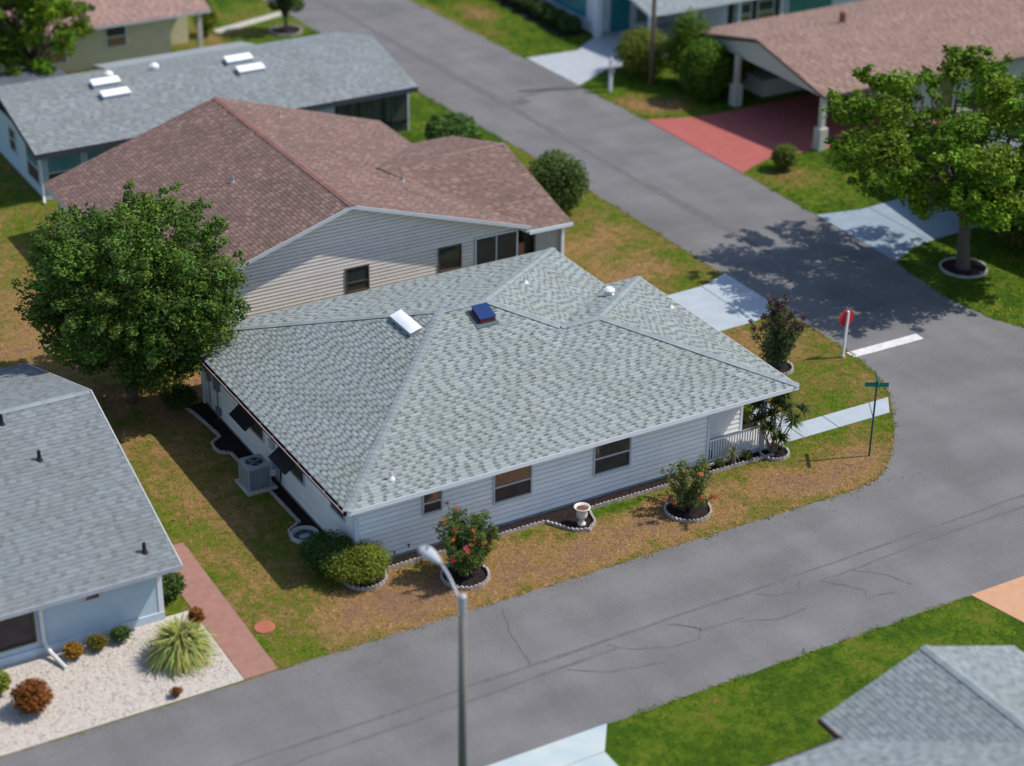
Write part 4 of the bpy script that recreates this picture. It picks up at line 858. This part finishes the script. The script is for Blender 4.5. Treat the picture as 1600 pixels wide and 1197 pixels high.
# dark-tipped shrub by the stop sign
def tipped_shrub():
    rng = np.random.default_rng(311); bx, by = 20.55, 5.05; T = thing('crepe_shrub', 'upright shrub with bronze tips in a ring bed near the stop sign', 'shrub', (bx,by,0)); st = MB(); g_, b_ = [], []
    for k in range(26):
        a = rng.uniform(0, 6.28); rr = rng.uniform(.2,1.15); hh = (3.3-1.25*rr)*rng.uniform(.8,1.08); p = np.array((bx+rr*math.cos(a), by+rr*math.sin(a), hh))
        limb(st, (bx+.1*math.cos(a), by+.1*math.sin(a), 0), p, .022, .005, rng, 5, .18, 5)
        for t in np.linspace(.25, 1, 9):
            q = np.array((bx,by,0))*(1-t)+p*t+rng.normal(size=3)*.07; s = .20*(1.3-t*.75)
            (b_ if t > .86 else g_).append((*q, s, s, s*1.1))
    st.build('stems', m_bark, T)
    for nm, cl, n, m in (('foliage', g_, 9500, leafmat('crepe_leaf', (.10,.145,.05))), ('bronze_tips', b_, 1500, m_bronze)):
        C, k, dd = clump_points(rng, cl, n); C = C[C[:,2] > .15]; n = len(C)
        link(nm, leaf_mesh(nm, C, .12*rng.uniform(.6,1.3,n), rng, rng.uniform(.6,1.45,size=(n,1))*np.ones((1,3)), outward=None), m, T)
tipped_shrub()

def rosette(mb, c, d, n, L, w, rng, droop=.35, spread=(-.2,1.2)):
    c = Vector(c); d = Vector(d).normalized(); ref = Vector((1,0,0)) if abs(d.x) < .8 else Vector((0,1,0)); x = d.cross(ref).normalized(); y = d.cross(x)
    for k in range(n):
        a = rng.uniform(0, 6.28); e = rng.uniform(*spread); o = (x*math.cos(a)+y*math.sin(a))*math.cos(e)+d*math.sin(e); l = L*rng.uniform(.7,1.15)
        s = o.cross(Vector((0,0,1)));  s = s.normalized() if s.length > .05 else x
        p1 = c+o*l*.5; p2 = c+o*l-Vector((0,0,1))*l*droop*rng.uniform(.3,1.3); t = rng.uniform(.65,1.3); col = (t*rng.uniform(.8,1.25), t, t*rng.uniform(.6,1.1))
        mb.add([c-s*w*.3, c+s*w*.3, p1+s*w*.5, p1-s*w*.5], [(0,1,2,3)], col); mb.add([p1-s*w*.5, p1+s*w*.5, p2], [(0,1,2)], col)
def dracaena():
    rng = np.random.default_rng(321); T = thing('dracaena', 'spiky-leaved dracaena in a white ring at the porch corner', 'plant', (16.5,-.3,0)); st = MB()
    stems = [(16.1,.1,1.95),(16.45,-.25,1.55),(16.6,.0,2.25),(16.95,-.35,1.75),(17.15,.05,1.95),(16.2,-.45,1.2),(17.05,-.6,1.35),(17.55,-.5,1.6),(16.75,-.1,1.9),(15.95,-.1,1.4),(16.6,-.55,.7)]
    for k, p in enumerate(stems):
        a = Vector((16.5+rng.uniform(-.08,.08), -.3+rng.uniform(-.08,.08), 0)); b = Vector(p); m_ = a.lerp(b,.5)+Vector((rng.uniform(-.1,.1),rng.uniform(-.1,.1),-.12)); st.tube([a,m_,b], [.035,.025,.018], 6)
        r = MB(); rosette(r, b, (b-m_), 105, .52, .048, rng); r.build('leaf_rosette', leafmat('dracaena_leaf', (.085,.115,.035)), T)
    st.build('stems', mat('pale_bark', (.20,.15,.12), rough=.9), T)
dracaena()
def fountain(name, label, base, L, n, m, seed, w=.04):
    rng = np.random.default_rng(seed); T = thing(name, label, 'plant', base); mb = MB(); rosette(mb, (base[0],base[1],.45), (0,0,1), n, L, w, rng, droop=.55, spread=(-.1,1.35)); mb.build('leaf_blades', m, T)
    MB().lathe([(.16,0),(.14,.3),(.08,.5),(.001,.55)], base[0], base[1], 0, 8).build('stem', m_bark, T)
fountain('fountain_grass', 'large pale yellow-green spiky plant on the white gravel', (-6.75,-1.75,0), 1.25, 900, leafmat('pale_spike_leaf', (.36,.40,.14)), 331, w=.055)
fountain('strap_plant', 'small strappy plant beside the porch railing', (14.75,-.28,0), .5, 40, leafmat('strap_leaf', (.16,.19,.05)), 332, w=.03)
for k, (px, py) in enumerate([(12.9,-.2),(13.5,-.25),(14.2,-.3),(15.4,-.28)]):
    shrub('bed_plant', ['low plant under the railing nearest the front wall','second low plant under the railing','third low plant under the railing with orange blooms','low plant under the railing nearest the dracaena'][k], (px,py,0), .22, .42, 420, .075, m_yel if k % 2 else m_hib, 340+k, group='low plants in the bed under the railing', lobes=3, stems=4)

# ------------------------------------------------------------------ beds, edging, mulch
block = None
def block_mesh():
    mb = MB(); n = 7; w_ = .155; d_ = .075; prof = [(-w_/2+.002, 0)]+[(-w_/2+.002+(w_-.004)*i/(n-1), .085+.05*math.sin(math.pi*i/(n-1))) for i in range(n)]+[(w_/2-.002, 0)]
    fr = [(x, -d_/2, z) for x, z in prof]; bk = [(x, d_/2, z) for x, z in prof]; k = len(prof)
    mb.add(fr+bk, [tuple(range(k-1,-1,-1)), tuple(range(k,2*k))]+[(i, i+1, k+i+1, k+i) for i in range(k-1)])
    return mb.mesh('edging_block')
BLK = block_mesh(); BLK.materials.append(m_stone)
def edging(name, label, pts, closed=False, cat='garden edging'):
    T = thing(name, label, cat, (pts[0][0], pts[0][1], 0)); P = pts+([pts[0]] if closed else []); carry = 0
    for a, b in zip(P, P[1:]):
        L = math.hypot(b[0]-a[0], b[1]-a[1]); t = carry; ang = math.atan2(b[1]-a[1], b[0]-a[0])
        while t < L:
            o = bpy.data.objects.new('edging_block', BLK); COL.objects.link(o); o.parent = T
            o.location = (a[0]+(b[0]-a[0])*t/L-pts[0][0], a[1]+(b[1]-a[1])*t/L-pts[0][1], random.uniform(-.012,.008)); o.rotation_euler = (random.uniform(-.05,.05), random.uniform(-.04,.04), ang+random.uniform(-.05,.05)); t += .158
        carry = t-L
    return T
ring = lambda cx_, cy_, r, n=24: [(cx_+r*math.cos(2*math.pi*k/n), cy_+r*math.sin(2*math.pi*k/n)) for k in range(n)]
fb = BEDS['front']; sb = BEDS['side']
edging('bed_edging', 'scalloped concrete edging along the front wall bed', fb[1:-1])
edging('bed_edging', 'scalloped edging along the shaded side bed', sb[2:])
RINGS = [('scalloped ring around the large hibiscus', 2.95,-2.0,.78), ('round scalloped ring around the sparser hibiscus', 11.6,-2.12,.80), ('white ring around the dracaena at the porch', 16.55,-.38,.52), ('pale ring bed under the bronze-tipped shrub', 20.62,4.95,.62), ('stone ring around the street tree trunk', 33.34,8.65,1.0), ('edging around the clipped bushes', .05,-.50,.72), ('ring bed around the small conical tree', 20.9,52.2,.9)]
mulchpolys = [('mulch_bed', fb), ('mulch_bed', sb)]
for lab, a, b, r in RINGS:
    edging('tree_ring', lab, ring(a, b, r), True); mulchpolys.append(('mulch_bed', ring(a, b, r-.03)))
mulchpolys.append(('mulch_bed', [(16.5,1.15),(17.28,1.1),(17.28,3.0),(16.5,3.0)])); mulchpolys.append(('mulch_bed', [(34.2,43.7),(36.1,43.7),(36.1,54),(34.2,54)]))
for nm, pl in mulchpolys: struct(sheet(nm, pl, .022, m_mulch))
cv = []; cf = []; cc = []; rng = np.random.default_rng(5)
for nm, pl in mulchpolys[:-1]:
    xs, ys = [p[0] for p in pl], [p[1] for p in pl]; area = (max(xs)-min(xs))*(max(ys)-min(ys)); n = int(area*260)
    px, py = rng.uniform(min(xs),max(xs),n), rng.uniform(min(ys),max(ys),n); k = inpoly(px, py, pl)
    cv.append(np.stack([px[k], py[k], rng.uniform(.03,.055,k.sum())], 1))
C = np.concatenate(cv); n = len(C); t = rng.uniform(.5,1.9,size=(n,1))
stuff(link('mulch_chips', leaf_mesh('mulch_chips', C, rng.uniform(.03,.08,n), rng, t*np.ones((1,3)), up=1.2, aspect=.4), m_chip))['label'] = 'dark bark mulch chips in the planting beds'
bpy.data.objects['mulch_chips']['category'] = 'mulch'
# pebbles on the gravel yard
n = 5200; px = rng.uniform(-14.5,-5.6,n); py = rng.uniform(-3.65,.35,n); pv_ = leaf_mesh('gravel_stones', np.stack([px,py,rng.uniform(.02,.035,n)],1), rng.uniform(.03,.08,n), rng, rng.uniform(.7,1.3,size=(n,1))*np.ones((1,3)), up=1.5, aspect=.8)
o = stuff(link('gravel_stones', pv_, mat('gravel_pebble', (.50,.45,.40), rough=.95, tint='tint'))); o['label'] = 'loose white stones on the gravel yard'; o['category'] = 'gravel'

# ------------------------------------------------------------------ grass blades
def grass(name, label, regions, seed):
    rng = np.random.default_rng(seed); Ps = []; Hs = []
    for (xa, xb, ya, yb, dens, hgt) in regions:
        n = int((xb-xa)*(yb-ya)*dens); px = rng.uniform(xa,xb,n); py = rng.uniform(ya,yb,n); ok = ~inpoly(px, py, ROAD)
        for pl in (DRIVE, WALK, RDRIVE, REDDRIVE, TDRIVE, PEACH, LOWDRIVE, BRICKP, GRAVEL, BEDS['front'], BEDS['side'], [(17.3,1),(18.6,1),(18.6,8.6),(17.3,8.6)]): ok &= ~inpoly(px, py, pl)
        for _, a, b, r in RINGS: ok &= (px-a)**2+(py-b)**2 > r*r
        for (a, b, c, d) in HOUSES: ok &= ~((px > a) & (px < c) & (py > b) & (py < d))
        ok &= rng.uniform(size=n) < np.clip(1.25-dryness(px, py)*.55, .25, 1)
        px, py = px[ok], py[ok]; Ps.append(np.stack([px, py, np.zeros(len(px))], 1)); Hs.append(np.full(len(px), hgt))
    P = np.concatenate(Ps); H = np.concatenate(Hs)*rng.uniform(.5,1.3,len(P)); n = len(P); a = rng.uniform(0,6.28,n); w_ = H*.26
    lean = rng.normal(size=(n,2))*.9; V = np.empty((n,3,3)); ca, sa = np.cos(a)*w_, np.sin(a)*w_
    V[:,0] = P+np.stack([ca,sa,np.zeros(n)],1); V[:,1] = P-np.stack([ca,sa,np.zeros(n)],1); V[:,2] = P+np.stack([lean[:,0]*H, lean[:,1]*H, H*.42],1)
    tint = rng.uniform(.6,1.9,size=(n,1))*np.stack([rng.uniform(.9,1.15,n), np.ones(n), rng.uniform(.8,1.2,n), np.ones(n)/1.0],1); dr = dryness(P[:,0], P[:,1])
    me = np_mesh(name, V.reshape(-1,3), np.arange(n*3).reshape(n,3), [('tint','FLOAT_COLOR','FACE','color',tint), ('dry','FLOAT','POINT','value',np.repeat(dr,3))])
    o = stuff(link(name, me, M_BLADE)); o['label'] = label; o['category'] = 'grass'; return o
grass('grass', 'patchy dry and green lawn grass around the houses', [(-4.4,24,-3.8,0,330,.07),(16.4,24,0,13.95,280,.07),(-6.4,0,0,16,280,.07),(-8,24,13.9,34,110,.09),(-30,24,34,75,40,.14),(30.6,42,2,75,90,.13),(-14,32,-26,-10.7,170,.075)], 401)

def edge_tufts():
    rng = np.random.default_rng(411); P = []
    for a, b in zip(ROAD, ROAD[1:]+ROAD[:1]):
        a_, b_ = np.array(a, float), np.array(b, float); L = np.linalg.norm(b_-a_); m_ = (a_+b_)/2
        n = int(min(L, 160)*60); t = rng.uniform(size=n); q = a_+(b_-a_)*t[:,None]; nrm = np.array([-(b_-a_)[1], (b_-a_)[0]])/L
        clump = np.sin(t*L*2.3)+np.sin(t*L*5.1+1)+rng.normal(size=n)*.7
        q = q+nrm*(rng.normal(size=n)*.05-.03+.04*clump)[:,None]
        ok = (clump > -.3) & (q[:,0] > -30) & (q[:,0] < 60) & (q[:,1] > -20) & (q[:,1] < 75)
        for pl in (DRIVE, WALK, RDRIVE, REDDRIVE, TDRIVE, PEACH, LOWDRIVE, BRICKP, GRAVEL):
            ok &= ~inpoly(q[:,0], q[:,1], [(x+(x-np.mean([p[0] for p in pl]))*.05, y+(y-np.mean([p[1] for p in pl]))*.05) for x, y in pl])
        P.append(q[ok])
    P = np.concatenate(P); n = len(P); P = np.concatenate([P, np.zeros((n,1))], 1); H = rng.uniform(.05,.12,n); a = rng.uniform(0,6.28,n); w_ = H*.25
    lean = rng.normal(size=(n,2))*.9; V = np.empty((n,3,3)); ca, sa = np.cos(a)*w_, np.sin(a)*w_; z = np.zeros(n)
    V[:,0] = P+np.stack([ca,sa,z],1); V[:,1] = P-np.stack([ca,sa,z],1); V[:,2] = P+np.stack([lean[:,0]*H, lean[:,1]*H, H*.5],1)
    tint = rng.uniform(.6,1.7,size=(n,1))*np.ones((1,4)); dr = dryness(P[:,0], P[:,1])+.15
    o = stuff(link('edge_grass', np_mesh('edge_grass', V.reshape(-1,3), np.arange(n*3).reshape(n,3), [('tint','FLOAT_COLOR','FACE','color',tint), ('dry','FLOAT','POINT','value',np.repeat(dr,3))]), M_BLADE))
    o['label'] = 'ragged grass fringe along the road edges'; o['category'] = 'grass'
edge_tufts()
def litter():
    rng = np.random.default_rng(421); n = 900; x = np.concatenate([rng.uniform(-12,22,500), rng.uniform(23.9,31,400)]); y = np.concatenate([-3.75-np.abs(rng.normal(0,.5,500)), rng.uniform(-3,40,400)])
    ok = inpoly(x, y, ROAD); C = np.stack([x[ok], y[ok], np.full(ok.sum(), .014)], 1); k = len(C)
    o = stuff(link('leaf_litter', leaf_mesh('leaf_litter', C, rng.uniform(.02,.06,k), rng, rng.uniform(.4,1.5,size=(k,1))*np.ones((1,3)), up=2.5), mat('dry_litter', (.13,.10,.07), rough=.95, tint='tint')))
    o['label'] = 'scattered dry leaf bits and grit on the road'; o['category'] = 'leaf litter'
litter()

# ------------------------------------------------------------------ street furniture and yard things
m_galv = mat('galvanised_steel', (.42,.43,.45), rough=.45, var=.1, metal=.3); m_pole = mat('concrete_pole', (.20,.185,.165), rough=.9, var=.15, scale=2, stretch=(1,1,.2))
lp = thing('street_lamp', 'tall street lamp with grey cobra head over the near road', 'street lamp', (-2.35,-11.55,0))
MB().tube([(-2.35,-11.55,-.05),(-2.35,-11.55,3.2),(-2.35,-11.55,6.62)], [.125,.115,.095], 14).build('pole', m_pole, lp, smooth=True)
MB().lathe([(.098,6.05),(.112,6.06),(.112,6.63),(.04,6.70),(.001,6.70)], -2.35, -11.55, 0, 14, cap=False).build('pole_collar', m_galv, lp)
arm = []
for i in range(9):
    t = i/8; arm.append((-2.35, -11.44+1.12*t, 6.33+.60*(1-(1-t)**1.8)))
MB().tube(arm, .038, 8).build('arm', m_galv, lp, smooth=True)
hd_ = MB(); vs = []; ns = 12; prof = [(0,.045,.05,0),(.10,.085,.075,0),(.28,.14,.10,0),(.50,.195,.12,.0),(.70,.215,.12,0),(.84,.19,.10,-.01),(.92,.12,.06,-.02),(.95,.03,.02,-.03)]
for (l, wv, hv, dz) in prof:
    for j in range(ns):
        t = 2*math.pi*j/ns; z_ = math.sin(t)*hv*(1.0 if math.sin(t) > 0 else .75); vs.append((-2.35-.10*l+wv*math.cos(t), -10.36+l, 6.93+.05*l+dz+z_))
hd_.add(vs, [(i*ns+j, i*ns+(j+1)%ns, (i+1)*ns+(j+1)%ns, (i+1)*ns+j) for i in range(len(prof)-1) for j in range(ns)]+[tuple(range(ns)), tuple((len(prof)-1)*ns+j for j in range(ns-1,-1,-1))])
head = hd_.build('lamp_head', mat('lamp_grey', (.40,.43,.46), rough=.45, var=.05), lp, smooth=True)
MB().lathe([(.035,0),(.035,.06),(.02,.075),(.001,.075)], -2.42, -9.72, 7.07, 10).build('photocell', m_black, head)
MB().lathe([(.001,-.06),(.09,-.05),(.14,0)], -2.42, -9.70, 6.90, 12, cap=False).build('lens', mat('lamp_lens', (.55,.55,.50), rough=.2), head)

ss = thing('stop_sign', 'red stop sign seen from behind on a white post', 'stop sign', (23.5,4.5,0))
sp = MB(); sp.bar((23.5,4.5,-.05),(23.57,4.5,2.0), .045).build('post', m_trim, ss); MB().lathe([(.10,0),(.085,.10),(.001,.11)], 23.5, 4.5, 0, 8).build('post_base', mat('cream_base', (.50,.46,.36), rough=.9), ss)
oc = [(.37*math.cos(math.pi/8+k*math.pi/4), .37*math.sin(math.pi/8+k*math.pi/4)) for k in range(8)]
dirx = Vector((1,0,0)); 
oo = [Vector((23.56,4.56,1.68))+dirx*a+Vector((0,0,b)) for a, b in oc]; bk = [p+Vector((0,1,0))*.012 for p in oo]
MB().add(oo+bk, [tuple(range(8)), tuple(range(15,7,-1))]+[(i,8+i,8+(i+1)%8,(i+1)%8) for i in range(8)]).build('sign_plate', m_red, ss)
st_ = thing('street_name_sign', 'green street-name blades crossed on a slim green post', 'street sign', (19.48,-2.15,0))
m_spost = mat('dark_green_post', (.03,.085,.095), rough=.45, var=.1); m_sgreen = mat('sign_green', (.0,.20,.17), rough=.35, var=.05)
MB().tube([(19.48,-2.15,-.05),(19.48,-2.15,2.82)], .035, 8).build('post', m_spost, st_)
MB().obox((19.12,-1.93,2.82), (.72,-.44,0), (.01,.016,0), (0,0,.17)).build('name_blade', m_sgreen, st_); MB().obox((19.20,-2.60,3.0), (.56,.90,0), (.016,-.01,0), (0,0,.17)).build('name_blade', m_sgreen, st_)
MB().box(19.45,-2.18,2.80,19.51,-2.12,3.04).build('bracket', m_spost, st_)
wp = thing('utility_pole', 'brown wooden utility pole on the lawn near the hedge ball', 'pole', (34.4,34.85,0)); MB().tube([(34.4,34.85,-.1),(34.4,34.85,4),(34.4,34.85,9.5)], [.15,.13,.11], 10).build('pole', mat('pole_wood', (.20,.155,.12), rough=.9, var=.2, stretch=(2,2,.3)), wp, smooth=True)
vp = thing('sign_post', 'white square sign post beside the far driveway', 'sign post', (31.9,34.95,0)); MB().box(31.82,34.87,0,31.98,35.03,1.75).build('post', m_trim, vp); MB().lathe([(.13,0),(.10,.04),(.001,.22)], 31.9, 34.95, 1.75, 4).build('post_cap', m_trim, vp); MB().box(31.76,34.80,1.05,32.04,34.868,1.4).build('sign_plate', mat('mauve_plate', (.28,.20,.30), rough=.5), vp)

ac = thing('air_conditioner', 'grey air conditioning unit on a concrete pad beside the side wall', 'air conditioner', (-.72,6.55,0))
m_ac = mat('ac_grey', (.30,.335,.36), rough=.5, var=.06); m_acd = mat('ac_dark', (.05,.055,.065), rough=.6)
MB().box(-1.25,5.95,.0,-.12,7.15,.11).build('pad', mat('pad_concrete', (.42,.40,.36), rough=.9, var=.1), ac, bevel=.015)
body = MB().box(-1.10,6.12,.14,-.34,6.98,.92).build('cabinet', m_acd, ac)
for (u0, v0, du, dv, n) in ((-1.115,6.105,.79,0,15),(-1.115,6.995,.79,0,15)):
    for k in range(n): MB().box(u0+du*(k+.2)/n, v0-.012, .16, u0+du*(k+.72)/n, v0+.012, .90).build('louvre', m_ac, body)
for xx in (-1.115,-.325):
    for k in range(16): MB().box(xx-.012, 6.12+.86*(k+.2)/16, .16, xx+.012, 6.12+.86*(k+.72)/16, .90).build('louvre', m_ac, body)
for xx in (-1.135,-.355):
    for yy in (6.085,6.965): MB().box(xx,yy,.12,xx+.05,yy+.05,.93).build('corner_post', m_ac, body)
tp = MB(); n = 28; cx_, cy_ = -.72, 6.55; inn = [(cx_+.31*math.cos(2*math.pi*k/n), cy_+.31*math.sin(2*math.pi*k/n)) for k in range(n)]
def sq(k):
    t = 2*math.pi*k/n; c, s = math.cos(t), math.sin(t); f_ = max(abs(c), abs(s)); return (cx_+.415*c/f_, cy_+.46*s/f_)
ou = [sq(k) for k in range(n)]
tp.add([(x,y,.985) for x,y in inn]+[(x,y,.97) for x,y in ou]+[(x,y,.90) for x,y in ou]+[(x,y,.93) for x,y in inn], [(k, n+k, n+(k+1)%n, (k+1)%n)[::-1] for k in range(n)]+[(n+k, 2*n+k, 2*n+(k+1)%n, n+(k+1)%n)[::-1] for k in range(n)]+[(k,(k+1)%n,3*n+(k+1)%n,3*n+k)[::-1] for k in range(n)])
tp.build('top_cover', m_ac, ac)
MB().lathe([(.31,.925),(.30,.926),(.001,.926)], cx_, cy_, 0, 20, cap=False).build('fan_well', m_acd, ac)
fn = MB()
for k in range(4):
    a = k*math.pi/2+.4; c, s = math.cos(a), math.sin(a); q = lambda r, w_, z: (cx_+r*c-w_*s, cy_+r*s+w_*c, z)
    fn.add([q(.07,-.04,.955),q(.07,.04,.94),q(.27,.10,.938),q(.27,-.06,.965)], [(0,3,2,1)])
fn.lathe([(.07,.935),(.07,.965),(.001,.972)], cx_, cy_, 0, 12, cap=False); fn.build('fan', mat('fan_grey', (.22,.25,.28), rough=.4), ac)
for rr in (.10,.16,.22,.28):
    MB().tube([(cx_+rr*math.cos(2*math.pi*k/20), cy_+rr*math.sin(2*math.pi*k/20), .988) for k in range(21)], .005, 4, cap=False).build('grille_ring', m_acd, ac)
MB().box(-.33,5.98,.55,-.14,6.12,.75).build('disconnect_box', mat('pale_box', (.42,.46,.48)), ac, bevel=.01)
MB().tube([(-.24,6.05,.55),(-.22,6.0,.3),(-.05,5.95,.2),(.0,5.95,.6),(.02,5.95,1.3)], .025, 6).build('refrigerant_line', m_black, ac)

hz = thing('garden_hose', 'coiled green hose lying in a round bed by the side wall', 'hose', (-.62,2.65,0)); pts = []
for i in range(170):
    t = i/169; a = t*2*math.pi*5.3; r = .36-.17*t; pts.append((-.62+r*math.cos(a), 2.65+r*math.sin(a), .05+.02*math.sin(a*1.7)+.07*(i % 33)/33))
MB().tube(pts, .017, 5).build('hose_coil', mat('green_hose', (.02,.12,.10), rough=.4), hz, smooth=True)
MB().lathe([(.46,0),(.48,.16),(.42,.16),(.40,.03),(.001,.02)], -.62, 2.65, .02, 26, cap=False).build('hose_pot', mat('white_pot', (.46,.45,.43), rough=.8, var=.1), hz, smooth=True)

ur = thing('garden_urn', 'white pedestal urn planter in the front bed', 'urn', (7.93,-1.12,0))
m_urn = mat('urn_white', (.66,.62,.57), rough=.7, var=.1, scale=5)
MB().lathe([(0.143,0.000),(0.143,0.042),(0.109,0.067),(0.084,0.134),(0.080,0.168),(0.109,0.210),(0.176,0.302),(0.197,0.420),(0.185,0.521),(0.197,0.588),(0.277,0.647),(0.290,0.672),(0.281,0.693),(0.252,0.689),(0.202,0.622),(0.176,0.588),(0.001,0.580)], 7.93, -1.12, .02, 30, cap=False).build('bowl', m_urn, ur, smooth=True)
MB().lathe([(0.197,0.626),(0.101,0.634),(0.001,0.630)], 7.93, -1.12, .02, 20, cap=False).build('soil', mat('urn_soil', (.13,.075,.05), rough=.95, var=.4, scale=20), ur)
ld = MB().lathe([(.34,0),(.34,.03),(.30,.04),(.001,.045)], -3.9, -1.5, 0, 20).build('valve_cover', mat('terracotta_cover', (.36,.12,.075), rough=.8, var=.15)); tag(ld, 'round orange valve cover on the side lawn', 'cover')
pp = thing('porch_planter', 'dark red pot on the porch behind the railing', 'pot', (14.08,.3,.1)); MB().lathe([(.11,0),(.15,.26),(.165,.28),(.165,.32),(.14,.32),(.12,.26),(.001,.25)], 14.1, .28, .1, 16, cap=False).build('pot', mat('dark_red_pot', (.16,.02,.02), rough=.5), pp, smooth=True)
tg = thing('trash_bin', 'pale blue bin on the lawn at the top edge', 'bin', (34.3,53.0,0)); MB().lathe([(.45,0),(.55,1.0),(.58,1.05),(.40,1.2),(.001,1.25)], 34.3, 53.0, 0, 12).build('body', mat('bin_blue', (.20,.27,.32), rough=.5), tg)
